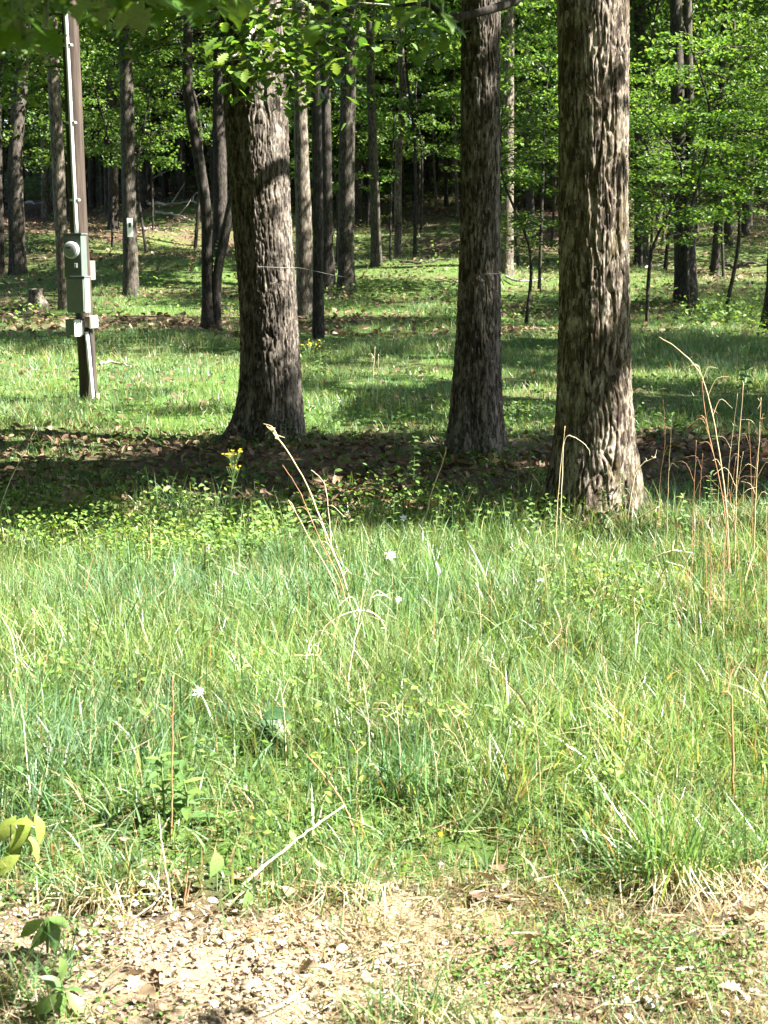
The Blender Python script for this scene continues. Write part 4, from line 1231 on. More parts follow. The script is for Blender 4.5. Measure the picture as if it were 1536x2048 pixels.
def dens_lawn(x, y):
    return np.clip(turf_amount(x, y) * (.35 + .65 * sstep(.3, .6, vn(x * 1.6, y * 1.3, 0, 84))), 0, 1) * sstep(8.6, 10, y)
h_lawn = lambda x, y: .085 + .09 * vn(x * .7, y * .6, 0, 85) * sstep(12, 14, y) + .10 * sstep(.62, .8, vn(x * .9, y * .5, 0, 86)) * sstep(13, 15, y)
V, fs, c = grow('lawn_grass', 300000, 8.6, 46.0, dens_lawn, h_lawn, .0085, g, .10, .45, .5, 2, 1.0, 2.0)
put('lawn_grass', make_mesh('lawn_grass', V, fs, M_GRASS, c), kind='stuff')
V, fs, c = grow('slope_grass', 60000, 34.0, 90.0, lambda x, y: turf_amount(x, y) * .9, lambda x, y: .16 + 0 * x, .022, g, .08, .5, .5, 1, .6, 3.0, (.7, .72, .7))  # tint puts the slope's deep shade into the blade colour
put('slope_grass', make_mesh('slope_grass', V, fs, M_GRASS, c), kind='stuff')

V, fs, c = grow('broad_grass', 15000, 3.7, 9.0, dens_meadow, lambda x, y: h_meadow(x, y) * 1.25, .0085, g, .05, .5, .8, 4, 1.3, .9)
put('broad_grass', make_mesh('broad_grass', V, fs, M_GRASS, c), kind='stuff')

V, fs, c = grow('verge_grass', 30000, 2.8, 4.2, lambda x, y: np.clip(sstep(.40, .66, vn(x * 2.4, y * 3.0, 0, 87)) * .8 + .30 * sstep(-.25, .2, x), 0, 1), lambda x, y: .07 + 0 * x, .0035, g, .3, .6, .8, 3, 1.0, .7)
put('verge_grass', make_mesh('verge_grass', V, fs, M_GRASS, c), kind='stuff')

# taller grass and weeds reaching up into the shaded strip
V, fs, c = grow('tall_edge_grass', 9000, 6.6, 9.6, lambda x, y: sstep(.50, .66, vn(x * 2.9, y * 2.2, 0, 101)) * sstep(-1.1, -.4, y - shade_front(x)) * (1 - sstep(-.1, .5, y - shade_front(x))), lambda x, y: .31 + 0 * x, .0062, g, .06, .28, .45, 4, 1.0, 1.0)
put('tall_edge_grass', make_mesh('tall_edge_grass', V, fs, M_GRASS, c), kind='stuff')

# low weeds: many small oval leaflets on the meadow, on the shaded strip and over the lawn
def weed_field(n, y0, y1, dens, zr, size, g, tint, power=1.0, per=7, rad=.05, shape=4):
    x, y = scatter(n, y0, y1, g, 1.2, power)
    k = g.uniform(0, 1, n) < dens(x, y); x, y = x[k], y[k]
    h = g.uniform(*zr, len(x))
    C = np.stack([x, y, terrain(x, y) + h], 1)
    P = np.repeat(C, per, axis=0) + g.normal(0, 1, (len(C) * per, 3)) * np.array([rad, rad, .45 * rad])
    P[:, 2] = np.maximum(P[:, 2], np.repeat(terrain(x, y), per) + .012)
    V, fs, kk = leaf_cards(P, size, g, .45, shape, .62)
    pal = np.array([[.095, .175, .038], [.130, .215, .048], [.075, .150, .044], [.165, .230, .055]])
    return V, fs, leaf_colors(len(P), g, kk, tint, pal)
dw = lambda x, y: np.clip(sstep(.42, .62, vn(x * 1.1, y * 1.1, 0, 91)) * sstep(.1, .9, y - edge_d(x)) * (1 - .7 * sstep(.1, .8, y - shade_front(x))) * (.07 + .93 * sstep(5.8, 7.4, y)), 0, 1)
V, fs, c = weed_field(14000, 3.7, 10.0, dw, (.05, .20), .026, g, (1.1, 1.1, 1), 1.0)
put('meadow_weeds', make_mesh('meadow_weeds', V, fs, M_WEED, c), kind='stuff')
ds_ = lambda x, y: sstep(-.6, .3, y - shade_front(x)) * (.10 + .5 * sstep(.5, .72, vn(x * .9, y * .9, 0, 92))) * (1 - .6 * sstep(13, 16, y))
V, fs, c = weed_field(9500, 8.0, 26, ds_, (.02, .12), .045, g, (.65, .72, .7), 1.1, 6, .07)  # darker tint: the strip's shade is put into the leaf colour
put('strip_weeds', make_mesh('strip_weeds', V, fs, M_WEED, c), kind='stuff')
df_ = lambda x, y: .35 * sstep(.48, .62, vn(x * 2.2, y * 2.2, 0, 93)) + 1.0 * (np.hypot((x - .60) / .42, (y - 3.32) / .28) + .7 * (vn(x * 7, y * 7, 0, 98) - .5) < .8)
V, fs, c = weed_field(4200, 2.9, 4.4, df_, (.004, .05), .0135, g, (.9, 1, 1), 1.0, 9, .028)
put('verge_weeds', make_mesh('verge_weeds', V, fs, M_WEED, c), kind='stuff')
V, fs, c = weed_field(9000, 26, 75, lambda x, y: .3 * sstep(.4, .6, vn(x * .4, y * .3, 0, 94)) * (.2 + turf_amount(x, y)), (.05, .45), .11, g, (1, 1, 1), .9, 8, .2, 2)
put('woodland_undergrowth', make_mesh('woodland_undergrowth', V, fs, M_WEED, c), kind='stuff')

# weeds, grass and drifted leaves crowding round the feet of the three oaks
for (bx, by, rr, seed_) in ((ptsL[0][0], D_L, .34, 1), (ptsM[0][0], D_M, .25, 2), (ptsR[0][0], D_R, .31, 3)):
    gg = np.random.default_rng(900 + seed_)
    m = 420
    a = gg.uniform(0, 2 * np.pi, m); q = rr + np.abs(gg.normal(0, .16, m))
    x = bx + np.cos(a) * q; y = by + np.sin(a) * q
    P = np.stack([x, y, terrain(x, y) - .01], 1)
    V1, f1, k1 = blades(P, gg.uniform(.06, .26 if seed_ == 3 else .16, m), gg.uniform(.003, .007, m), gg, .4, .6, 3)
    c1 = blade_cols(m, k1, gg, .12, P)
    n2 = 700
    a = gg.uniform(0, 2 * np.pi, n2); q = rr + np.abs(gg.normal(0, .14, n2))
    x = bx + np.cos(a) * q; y = by + np.sin(a) * q
    P2 = np.stack([x, y, terrain(x, y) + np.abs(gg.normal(0, .06, n2)) * np.exp(-(q - rr) / .12) + .012], 1)
    V2, f2, k2 = leaf_cards(P2, .05, gg, .7, 4, .6)
    c2 = leaf_colors(n2, gg, k2, (1, 1, 1), np.array([[.18, .12, .078], [.13, .085, .055], [.24, .175, .12], [.07, .13, .03], [.09, .16, .035], [.06, .11, .03]]))
    V, fs = join([(V1, f1), (V2, f2)])
    put('trunk_foot_weeds', make_mesh('trunk_foot_weeds', V, fs, M_GRASS, np.vstack([c1, c2])), kind='stuff')

# ------------------------------------------------------------------ leaf litter, gravel, dead grass on the verge
BROWN = np.array([[.13, .085, .055], [.18, .12, .078], [.095, .06, .04], [.24, .175, .12], [.15, .083, .052]])
PALE = np.array([[.15, .112, .075], [.20, .155, .105], [.11, .076, .048], [.06, .04, .026], [.24, .195, .14], [.085, .058, .038]])
def litter_field(n, y0, y1, dens, size, g, pal, power=1.0, flat=.35, zoff=.012):
    x, y = scatter(n, y0, y1, g, 1.2, power)
    k = g.uniform(0, 1, n) < dens(x, y); x, y = x[k], y[k]
    P = np.stack([x, y, terrain(x, y) + zoff + g.uniform(0, zoff * 1.8, len(x))], 1)
    V, fs, kk = leaf_cards(P, size, g, flat, 4, .55)
    return V, fs, leaf_colors(len(P), g, kk, (1, 1, 1), pal)
d1 = lambda x, y: sstep(-.5, .3, y - shade_front(x)) * (1 - .93 * sstep(12, 13.5, y)) * (.4 + .6 * sstep(.35, .6, vn(x * .8, y * .8, 0, 95)))
V, fs, c = litter_field(30000, 7.6, 30, d1, .085, g, BROWN, 1.2, .5, .016)
put('leaf_litter', make_mesh('leaf_litter', V, fs, M_DRY, c), kind='stuff')
V, fs, c = litter_field(26000, 26, 80, lambda x, y: np.clip(1.1 - turf_amount(x, y), 0, 1), .15, g, BROWN, .9, .5, .03)
put('slope_leaf_litter', make_mesh('slope_leaf_litter', V, fs, M_DRY, c), kind='stuff')
dv = lambda x, y: (1 - sstep(.0, .55, y - edge_d(x))) * (.35 + .65 * sstep(.35, .6, vn(x * 2.6, y * 2.6, 0, 96)))
V, fs, c = litter_field(9000, 2.7, 4.6, dv, .018, g, PALE, 1.0, 1.3, .010)
put('verge_leaf_litter', make_mesh('verge_leaf_litter', V, fs, M_DRY, c), kind='stuff')

def pebble_mesh(n, y0, y1, dens, r, g):
    x, y = scatter(n, y0, y1, g, .7, 1.0)
    k = g.uniform(0, 1, n) < dens(x, y); x, y = x[k], y[k]
    m = len(x)
    phi = (1 + 5 ** .5) / 2
    ico = np.array([[-1, phi, 0], [1, phi, 0], [-1, -phi, 0], [1, -phi, 0], [0, -1, phi], [0, 1, phi], [0, -1, -phi], [0, 1, -phi], [phi, 0, -1], [phi, 0, 1], [-phi, 0, -1], [-phi, 0, 1]]) / math.sqrt(1 + phi ** 2)
    T = np.array([[0, 11, 5], [0, 5, 1], [0, 1, 7], [0, 7, 10], [0, 10, 11], [1, 5, 9], [5, 11, 4], [11, 10, 2], [10, 7, 6], [7, 1, 8], [3, 9, 4], [3, 4, 2], [3, 2, 6], [3, 6, 8], [3, 8, 9], [4, 9, 5], [2, 4, 11], [6, 2, 10], [8, 6, 7], [9, 8, 1]])
    R = r * g.lognormal(0, .45, m)
    a = g.uniform(0, 6.28, m); ca, sa = np.cos(a), np.sin(a)
    v = ico[None] * g.uniform(.7, 1.2, (m, 12, 1)) * np.stack([g.uniform(.8, 1.35, m), g.uniform(.7, 1.1, m), g.uniform(.4, .75, m)], 1)[:, None, :]
    v = np.stack([v[..., 0] * ca[:, None] - v[..., 1] * sa[:, None], v[..., 0] * sa[:, None] + v[..., 1] * ca[:, None], v[..., 2]], -1) * R[:, None, None]
    v = v + np.stack([x, y, terrain(x, y) + R * .2], 1)[:, None, :]
    Fc = (np.arange(m)[:, None, None] * 12 + T[None]).reshape(-1, 3)
    pal = np.array([[.26, .20, .14], [.34, .285, .215], [.20, .145, .098], [.40, .36, .30], [.17, .135, .10], [.27, .195, .125]])
    c = np.repeat(pal[g.integers(0, 6, m)] * g.uniform(.8, 1.1, (m, 1)), 12, axis=0)
    return v.reshape(-1, 3), [Fc], c
dp = lambda x, y: (1 - sstep(3.62, 4.0, y)) * np.clip(.25 + sstep(.42, .62, vn(x * 1.6, y * 1.6, 0, 43) + .25 * sstep(0, -1, x)), 0, 1)
V, fs, c = pebble_mesh(26000, 2.7, 3.95, dp, .0044, g)
put('gravel', make_mesh('gravel', V, fs, M_PEBBLE, c), kind='stuff')

def straw_field(n, y0, y1, dens, L, g, z=.02):
    x, y = scatter(n, y0, y1, g, .8, 1.0)
    k = g.uniform(0, 1, n) < dens(x, y); x, y = x[k], y[k]
    m = len(x); a = g.uniform(0, 6.28, m)
    d = np.stack([np.cos(a), np.sin(a), g.normal(0, .45 if z > .05 else .12, m)], 1); s_ = np.stack([-np.sin(a), np.cos(a), g.normal(0, .5, m)], 1) * (.0010 * g.uniform(.6, 1.6, m))[:, None]
    c0 = np.stack([x, y, terrain(x, y) + z * g.uniform(.4, 1.6, m)], 1)
    ll = (L * g.uniform(.4, 1.3, m))[:, None]
    bend = np.stack([-np.sin(a), np.cos(a), np.zeros(m)], 1) * ll * g.normal(0, .12, (m, 1))
    rows = [c0 - d * ll / 2 - s_, c0 - d * ll / 2 + s_, c0 + bend + s_, c0 + bend - s_, c0 + d * ll / 2 + s_ * .4, c0 + d * ll / 2 - s_ * .4]
    V = np.stack(rows, 1).reshape(-1, 3)
    o = np.arange(m)[:, None] * 6
    Fq = np.vstack([o + np.array([[0, 1, 2, 3]]), o + np.array([[3, 2, 4, 5]])])
    pal = np.array([[.25, .205, .125], [.31, .255, .16], [.18, .135, .078], [.22, .20, .105]])
    return V, [Fq], np.repeat(pal[g.integers(0, 4, m)] * g.uniform(.75, 1.1, (m, 1)), 6, axis=0)
V, fs, c = straw_field(15000, 2.7, 4.9, lambda x, y: (1 - sstep(.2, .9, y - edge_d(x))) * (.3 + .7 * sstep(.4, .6, vn(x * 2, y * 2, 0, 97)) + .5 * sstep(.2, 1, x)), .10, g)
put('dead_grass', make_mesh('dead_grass', V, fs, M_GRASS, c), kind='stuff')
V, fs, c = straw_field(900, 4.2, 9, lambda x, y: .8 + 0 * x, .13, g, .09)
put('meadow_straw', make_mesh('meadow_straw', V, fs, M_GRASS, c), kind='stuff')

# single dry leaves and stones that lie clear on the verge
DEAD = [leaf_mesh('dry_leaf_blade', kd, M_DRY, c_, 1.0, cu, fo) for kd, c_, cu, fo in (('oak', (.29, .225, .155), -.35, .5), ('plain', (.22, .16, .10), .4, .6), ('oak', (.36, .295, .21), .5, .3), ('plain', (.16, .105, .068), -.3, .5))]
g = np.random.default_rng(88)
for i in range(70):
    px = g.uniform(20, 1520); py = g.uniform(1745, 2040)
    p = ground(px, py); a = g.uniform(0, 6.28)
    o = put('dry_leaf', DEAD[int(g.integers(0, 4))])
    o.matrix_world = orient(p + np.array([0, 0, .018]), (math.cos(a), math.sin(a), g.normal(0, .3)), (g.normal(0, .5), g.normal(0, .5), 1), g.uniform(.028, .06))
    tag(o, 'curled dry leaf lying on the gravel verge', 'leaf', 'dry leaves scattered on the verge')
STONES = []
for k in range(4):
    gg = np.random.default_rng(500 + k)
    th, ph_ = np.meshgrid(np.arange(10) * 2 * np.pi / 10, np.linspace(.15, np.pi - .15, 6))
    v = np.stack([np.sin(ph_) * np.cos(th), np.sin(ph_) * np.sin(th), .55 * np.cos(ph_)], -1).reshape(-1, 3)
    v *= (.75 + .5 * vn(v[:, 0] * 1.8, v[:, 1] * 1.8, v[:, 2] * 2 + k * 7, k))[:, None]
    q = [[r_ * 10 + j, (r_ + 1) * 10 + j, (r_ + 1) * 10 + (j + 1) % 10, r_ * 10 + (j + 1) % 10] for r_ in range(5) for j in range(10)]
    v = np.vstack([v, [[0, 0, .5], [0, 0, -.5]]])
    t = [[j, (j + 1) % 10, 60] for j in range(10)] + [[50 + (j + 1) % 10, 50 + j, 61] for j in range(10)]
    cc = [(.46, .40, .32), (.55, .51, .45), (.34, .26, .19), (.42, .35, .26)][k]
    STONES.append(make_mesh('stone', v, [np.array(q), np.array(t)], M_PEBBLE, np.tile(np.array(cc), (62, 1))))
for i in range(60):
    px = g.uniform(100, 760) if i < 42 else g.uniform(1250, 1530); py = g.uniform(1800, 1990) if i < 42 else g.uniform(1960, 2045)
    p = ground(px, py)
    o = put('stone', STONES[int(g.integers(0, 4))])
    o.location = p + np.array([0, 0, .005]); s_ = g.uniform(.007, .015); o.scale = (s_, s_ * g.uniform(.7, 1), s_); o.rotation_euler = (g.normal(0, .3), g.normal(0, .3), g.uniform(0, 6.28))
    tag(o, 'pale stone lying in the gravel patch', 'stone', 'pale stones in the gravel')

# ------------------------------------------------------------------ single plants and stalks
def stalk(label, base_px, pix, r=.0032, mat=M_STALK, tips=0, seed=0, dd=0.0, sheath=0, name='dry_stalk', cat='stalk', heads=0):
    """a stalk from the ground spot seen at base_px through pixel points to its tip"""
    gg = np.random.default_rng(seed)
    r = r * .8
    b = ground(*base_px); D = b[1]
    n = len(pix)
    P = [b - np.array([0, 0, .03])] + [at(px, py, D + dd * (k + 1) / n) for k, (px, py) in enumerate(pix)]
    P = smooth_path(P, 24)
    rt = thing(name, label, cat, tuple(b))
    P[2:-1] += gg.normal(0, .0009, (21, 3))
    rr_ = np.linspace(r, r * .45, 24); rr_[5::6] *= 1.35
    part('stem', *tube(P, rr_, 6), mat, rt, None, True)
    if sheath:
        it = []
        for k in range(sheath):
            u = gg.uniform(.25, .9); p = P[int(u * 23)]
            L = gg.uniform(.05, .13); sg = gg.choice([-1, 1])
            q1 = p + np.array([sg * L * .35, gg.normal(0, .02), L * .7]); q2 = p + np.array([sg * L * .9, gg.normal(0, .03), L * gg.uniform(.2, .9)])
            it.append(tube(smooth_path([p, q1, q2], 8), np.linspace(r * .5, r * .2, 8), 4))
        part('sheath', *join(it), mat, rt)
    if heads:
        it = []
        for k in range(heads):
            u = gg.uniform(.72, 1.0); p = P[int(u * 23)]
            e = p + gg.normal(0, .018, 3) + np.array([0, 0, .012])
            it.append(tube([p, e], [r * .8, r * .3], 5))
        part('seed_head', *join(it), mat, rt)
    return rt

stalk('tall thick bundle of dry grass leaning left before the dark leaf strip', (705, 1225), [(690, 1165), (655, 1075), (620, 985), (580, 910), (548, 868), (533, 852)], .0058, M_STALK, 0, 1, .1, 5, heads=10)
stalk('thin dry stalk leaning beside the thick dry bundle', (700, 1230), [(680, 1160), (640, 1080), (600, 985), (565, 930)], .0032, M_STALK_RED, 0, 2, .05, 2)
stalk('short dry stalk forking low left of the dry bundle', (690, 1235), [(665, 1160), (632, 1100), (600, 1040), (577, 1000)], .0034, M_STALK, 0, 3, -.05, 1)
stalk('arched straw tip hanging over the dark strip right of the dry bundle', (668, 1150), [(660, 1060), (652, 980), (640, 955), (622, 940)], .0028, M_STALK_PALE, 0, 4)
stalk('single dark dry stalk with a curved tip left of the middle oak', (845, 1075), [(855, 1020), (868, 970), (884, 930), (892, 900), (891, 893)], .0042, M_STALK, 0, 5, 0, 1)
stalk('long straight stalk leaning in at the left edge', (-10, 1060), [(2, 1010), (28, 945), (55, 895), (76, 862)], .0034, M_STALK_PALE, 0, 6)
stalk('bare upright stem before the nearest oak with an arched side shoot', (1108, 1150), [(1112, 1060), (1119, 960), (1130, 852)], .0034, M_STALK, 0, 7)
stalk('arched pale shoot hooking right before the nearest oak', (1120, 1100), [(1124, 960), (1130, 878), (1155, 878), (1175, 895), (1180, 912)], .0026, M_STALK_PALE, 0, 8)
stalk('tallest reddish dry stalk on the right leaning left at its top', (1462, 1160), [(1452, 1010), (1436, 890), (1418, 800), (1396, 740), (1352, 695), (1318, 674)], .0044, M_STALK, 0, 9, .15, 6)
stalk('reddish dry stalk just left of the tallest right stalk', (1462, 1180), [(1446, 1000), (1420, 880), (1408, 810), (1404, 762)], .0036, M_STALK_RED, 0, 10, 0, 5)
stalk('upright dry stalk right of the tallest right stalk', (1470, 1170), [(1472, 1000), (1478, 880), (1487, 765)], .0034, M_STALK, 0, 11, 0, 4)
stalk('rightmost dry stalk with a small forked top', (1506, 1150), [(1512, 980), (1518, 880), (1522, 795)], .0034, M_STALK, 0, 12, 0, 4, heads=4)
stalk('slim dry stalk standing right of the nearest oak', (1316, 1060), [(1320, 960), (1330, 880), (1326, 800)], .0026, M_STALK_RED, 0, 13, 0, 2)
stalk('long arching pale straw below the nearest oak foot', (1210, 1140), [(1232, 1085), (1262, 1048), (1300, 1022), (1340, 1010)], .0052, M_STALK_PALE, 0, 14, -.1, 0, heads=6)
stalk('second arching straw lower right of the nearest oak', (1255, 1200), [(1282, 1145), (1310, 1115), (1345, 1102), (1385, 1106)], .0050, M_STALK_PALE, 0, 15, -.1, 0, heads=6)
stalk('short straw curling right of the nearest oak foot', (1250, 1060), [(1268, 960), (1285, 928), (1312, 914)], .0046, M_STALK_PALE, 0, 16, 0, 0, heads=3)
stalk('upright dry stem in the middle of the meadow', (692, 1420), [(700, 1330), (715, 1250), (727, 1180)], .0042, M_STALK_PALE, 0, 17, 0, 2)
stalk('bent straw arch in the middle of the meadow', (632, 1330), [(640, 1270), (668, 1240), (712, 1222), (750, 1228), (778, 1265)], .0046, M_STALK_PALE, 0, 18, 0, 2, heads=5)
stalk('flat straw lying level in the middle of the meadow', (690, 1380), [(640, 1316), (610, 1312), (586, 1310)], .0036, M_STALK_PALE, 0, 19, 0, 2)
stalk('long pale straw slanting across the lower meadow', (462, 1770), [(540, 1722), (620, 1660), (690, 1610)], .0058, M_STALK_PALE, 0, 20, .1, 0)
stalk('russet stem meeting the long slanting straw from above', (716, 1690), [(695, 1625), (655, 1560), (612, 1508)], .0040, M_STALK_RED, 0, 21, .1, 1)
stalk('straight brown stem standing in the left meadow', (342, 1690), [(344, 1560), (345, 1440), (346, 1352)], .0032, M_STALK_RED, 0, 22)
stalk('russet stem standing in the right meadow', (1466, 1600), [(1466, 1520), (1464, 1440), (1462, 1392), (1445, 1384), (1436, 1398)], .0046, M_STALK_RED, 0, 23, 0, 1)
stalk('bleached stem in grass at the left edge', (34, 1380), [(30, 1310), (20, 1265), (4, 1235)], .0044, M_STALK_PALE, 0, 24)
stalk('thin white stem leaning in the left meadow', (62, 1620), [(55, 1540), (48, 1460), (42, 1410)], .0030, M_STALK_PALE, 0, 25)
stalk('pale stem rising from the verge left of centre', (346, 1835), [(332, 1740), (322, 1680), (318, 1630)], .0030, M_STALK_PALE, 0, 26)
stalk('short reddish stem on the verge left of centre', (366, 1820), [(372, 1770), (375, 1742)], .0036, M_STALK_RED, 0, 27)
stalk('bare brown twig leaning on the verge at left', (264, 1785), [(256, 1730), (250, 1684)], .0034, M_STALK_RED, 0, 28)
stalk('long straw lying along the verge edge', (110, 1830), [(170, 1808), (240, 1794), (310, 1788)], .0048, M_STALK_PALE, 0, 29)
stalk('straw rising from the grass tussock to the left', (1320, 1730), [(1260, 1660), (1218, 1600), (1200, 1566)], .0042, M_STALK_PALE, 0, 30)
stalk('dark green sedge blade leaning right in the meadow', (905, 1705), [(930, 1660), (975, 1600), (1005, 1520), (1020, 1460)], .0050, M_STEM, 0, 31, .1)
stalk('short dark sedge blade in the meadow centre', (925, 1625), [(932, 1580), (946, 1525)], .0046, M_STEM, 0, 32)
stalk('thin grass stem standing before the dark strip at left', (300, 1170), [(302, 1100), (301, 1050)], .0026, M_STALK, 0, 33)
stalk('pale stalk pair standing in lit lawn between the oaks', (745, 810), [(747, 750), (750, 694)], .0045, M_STALK_PALE, 0, 34, 0, 2)
stalk('second pale stalk of the pair on the lit lawn', (752, 815), [(756, 760), (757, 708)], .0045, M_STALK_PALE, 0, 35, 0, 2)
stalk('white stub sticking from the leaf strip at left', (164, 922), [(166, 910), (168, 902)], .012, M_STALK_PALE, 0, 36)

# random stalks of the thicket at the right
g = np.random.default_rng(61)
for i in range(26):
    px = g.uniform(1330, 1560); py = g.uniform(1090, 1330)
    tx = px + g.normal(0, 25); ty = py - g.uniform(120, 330)
    stalk('slender reddish dry stalk in the thicket at the right of the meadow', (px, py), [(px + (tx - px) * .3, py - (py - ty) * .5), (tx, ty)], .0020, M_STALK_RED if g.uniform() < .6 else M_STALK, 0, 600 + i, 0, 2)
for o in [o for o in COL.objects if o.get('label') == 'slender reddish dry stalk in the thicket at the right of the meadow']:
    o['group'] = 'dry stalks in the right thicket'
g = np.random.default_rng(62)
for i in range(20):
    px = g.uniform(-20, 1330); py = g.uniform(1180, 1640)
    h = g.uniform(50, 130) * (py / 1300)
    tx = px + g.normal(0, 28)
    o = stalk('thin straw coloured grass stem standing in the meadow', (px, py + 60), [(px + (tx - px) * .3, py - h * .3), (tx, py - h)], .0017, M_STALK if g.uniform() < .5 else M_STALK_PALE, 0, 700 + i, 0, 1, heads=3)
    o['group'] = 'straw stems in the meadow'

# ragwort: branching stem with a flat head of small yellow flowers
BLOOM = None
def bloom_mesh():
    V, fs = [], []
    n = 9
    V.append([0, 0, .012]); 
    for j in range(n):
        a = j * 2 * np.pi / n
        V += [[math.cos(a - .22) * .35, math.sin(a - .22) * .35, .0], [math.cos(a) * 1.0, math.sin(a) * 1.0, .12], [math.cos(a + .22) * .35, math.sin(a + .22) * .35, .0]]
    T = [[0, 1 + 3 * j, 3 + 3 * j] for j in range(n)] + [[1 + 3 * j, 2 + 3 * j, 3 + 3 * j] for j in range(n)]
    return make_mesh('yellow_bloom', np.array(V), [np.array(T)], M_PETALY)
BLOOM = bloom_mesh()
LANCE = [leaf_mesh('lance_leaf', 'lance', M_HERB, c_, 1.0, cu) for c_, cu in (((.11, .20, .05), .3), ((.15, .235, .06), .15), ((.09, .175, .055), .4))]
DOCK = leaf_mesh('dock_leaf', 'plain', M_HERB, (.045, .10, .04), 1.0, .35, .35)

def ragwort(label, base_px, top_px, heads, g, size=.008, leafy=10, spread=.05, cat='wildflower'):
    b = ground(*base_px); D = b[1]
    t = at(top_px[0], top_px[1], D)
    rt = thing('ragwort', label, cat, tuple(b))
    mid = .5 * (b + t) + g.normal(0, .012, 3)
    P = smooth_path([b - np.array([0, 0, .03]), mid, t], 16)
    it = [tube(P, np.linspace(.0042, .0022, 16), 6)]
    tips = []
    for k in range(heads):
        p0 = P[int(g.uniform(.72, .98) * 15)]
        e = t + np.array([g.normal(0, spread), g.normal(0, spread), g.normal(0, spread * .35)])
        it.append(tube(smooth_path([p0, .5 * (p0 + e) + np.array([0, 0, -.01]), e], 6), np.linspace(.0016, .001, 6), 4))
        tips.append(e)
    part('stem', *join(it), M_STEM, rt, None, True)
    for e in tips:
        put_leaf(BLOOM, rt, e + np.array([0, 0, .004]), (g.normal(0, 1), g.normal(0, 1), g.normal(0, .3)), (g.normal(0, .3), -.5, 1), size * g.uniform(.8, 1.3), 'flower')
    for k in range(leafy):
        p = P[int(g.uniform(.05, .8) * 15)]; a = g.uniform(0, 6.28)
        put_leaf(LANCE[int(g.integers(0, 3))], rt, p, (math.cos(a), math.sin(a), .5), (0, 0, 1), g.uniform(.03, .06))
    return rt
g = np.random.default_rng(71)
ragwort('yellow ragwort with two tiers of bloom over the dark leaf strip', (452, 1055), (472, 905), 18, g, .011, 10, .04)
ragwort('shorter ragwort head lower on the same dark strip', (455, 1050), (470, 935), 12, g, .010, 6, .03)
ragwort('bright yellow ragwort in sun against the left oak', (612, 790), (620, 690), 18, g, .015, 7, .06)
ragwort('dim yellow ragwort between the middle and nearest oaks', (1058, 960), (1060, 880), 22, g, .009, 8, .07)
ragwort('dim ragwort in shade left of the left oak foot', (402, 940), (404, 880), 18, g, .009, 8, .07)

LEAFLET = [leaf_mesh('leaflet', 'leaflet', M_HERB, c_, 1.0, cu, .3) for c_, cu in (((.13, .23, .06), .25), ((.165, .26, .075), .15), ((.10, .19, .055), .35))]
MIDG = [leaf_mesh('oval_leaf', 'plain', M_HERB, c_, 1.0, cu, .4) for c_, cu in (((.125, .215, .06), .35), ((.155, .245, .075), .25), ((.10, .18, .055), .45))]
def leafy_plant(label, base_px, top_px, n, L, g, meshes, r=.003, whorl=True, cat='plant', name='leafy_plant', droop=0.1):
    b = ground(*base_px); D = b[1]
    t = at(top_px[0], top_px[1], D)
    rt = thing(name, label, cat, tuple(b))
    P = smooth_path([b - np.array([0, 0, .02]), .5 * (b + t) + g.normal(0, .008, 3), t], 14)
    part('stem', *tube(P, np.linspace(r, r * .5, 14), 6), M_STEM, rt, None, True)
    for k in range(n):
        u = .25 + .75 * (k + .5) / n; p = P[min(13, int(u * 13.99))]
        a = k * 2.4 + g.normal(0, .3)
        put_leaf(meshes[int(g.integers(0, len(meshes)))], rt, p, (math.cos(a), math.sin(a), .45 - droop + g.normal(0, .15)), (g.normal(0, .15), -.2, 1), L * g.uniform(.75, 1.2) * (1.15 - .45 * u))
    return rt
leafy_plant('upright leafy seedling lit against the dark strip left of middle oak', (825, 985), (828, 876), 20, .055, g, MIDG)
leafy_plant('broad leaved weed standing lit at the meadow top left of the dry bundle', (515, 1110), (528, 1020), 10, .055, g, MIDG)
leafy_plant('pale leafy weed in the meadow right of the dry bundle', (700, 1120), (712, 1035), 14, .04, g, MIDG)
leafy_plant('tall weed with grey green leaves at the foot of the utility pole', (152, 795), (160, 722), 14, .11, g, MIDG, .005)
leafy_plant('small creeper seedling on the left oak foot', (570, 905), (572, 840), 12, .075, g, LANCE, .003)
leafy_plant('rounded leafy shoot at the dark left foot of nearest oak', (1098, 1085), (1100, 1005), 10, .04, g, MIDG)
leafy_plant('bushy weed patch left of the nearest oak foot', (1020, 1080), (1022, 1000), 18, .045, g, MIDG)
leafy_plant('blue green leafy weed left in the meadow by the brown stem', (330, 1640), (322, 1510), 14, .075, g, LANCE, .004)
leafy_plant('broad grass like weed right of the brown stem', (372, 1660), (362, 1540), 12, .09, g, LANCE, .004)
leafy_plant('young dogwood sprig with bright leaves at the right edge of lawn', (1490, 800), (1490, 715), 16, .10, g, MIDG)

for i in range(26):
    px = g.uniform(380, 1110) if i < 20 else g.uniform(1180, 1420)
    py = g.uniform(1085, 1150) - (40 if px > 1180 else 0)
    o = leafy_plant('leafy green weed standing along the ragged edge of the shaded strip', (px, py), (px + g.normal(0, 10), py - g.uniform(75, 125)), int(g.integers(10, 18)), g.uniform(.035, .055), g, MIDG if g.uniform() < .6 else LANCE, .0022)
    o['group'] = 'leafy weeds along the shaded edge'

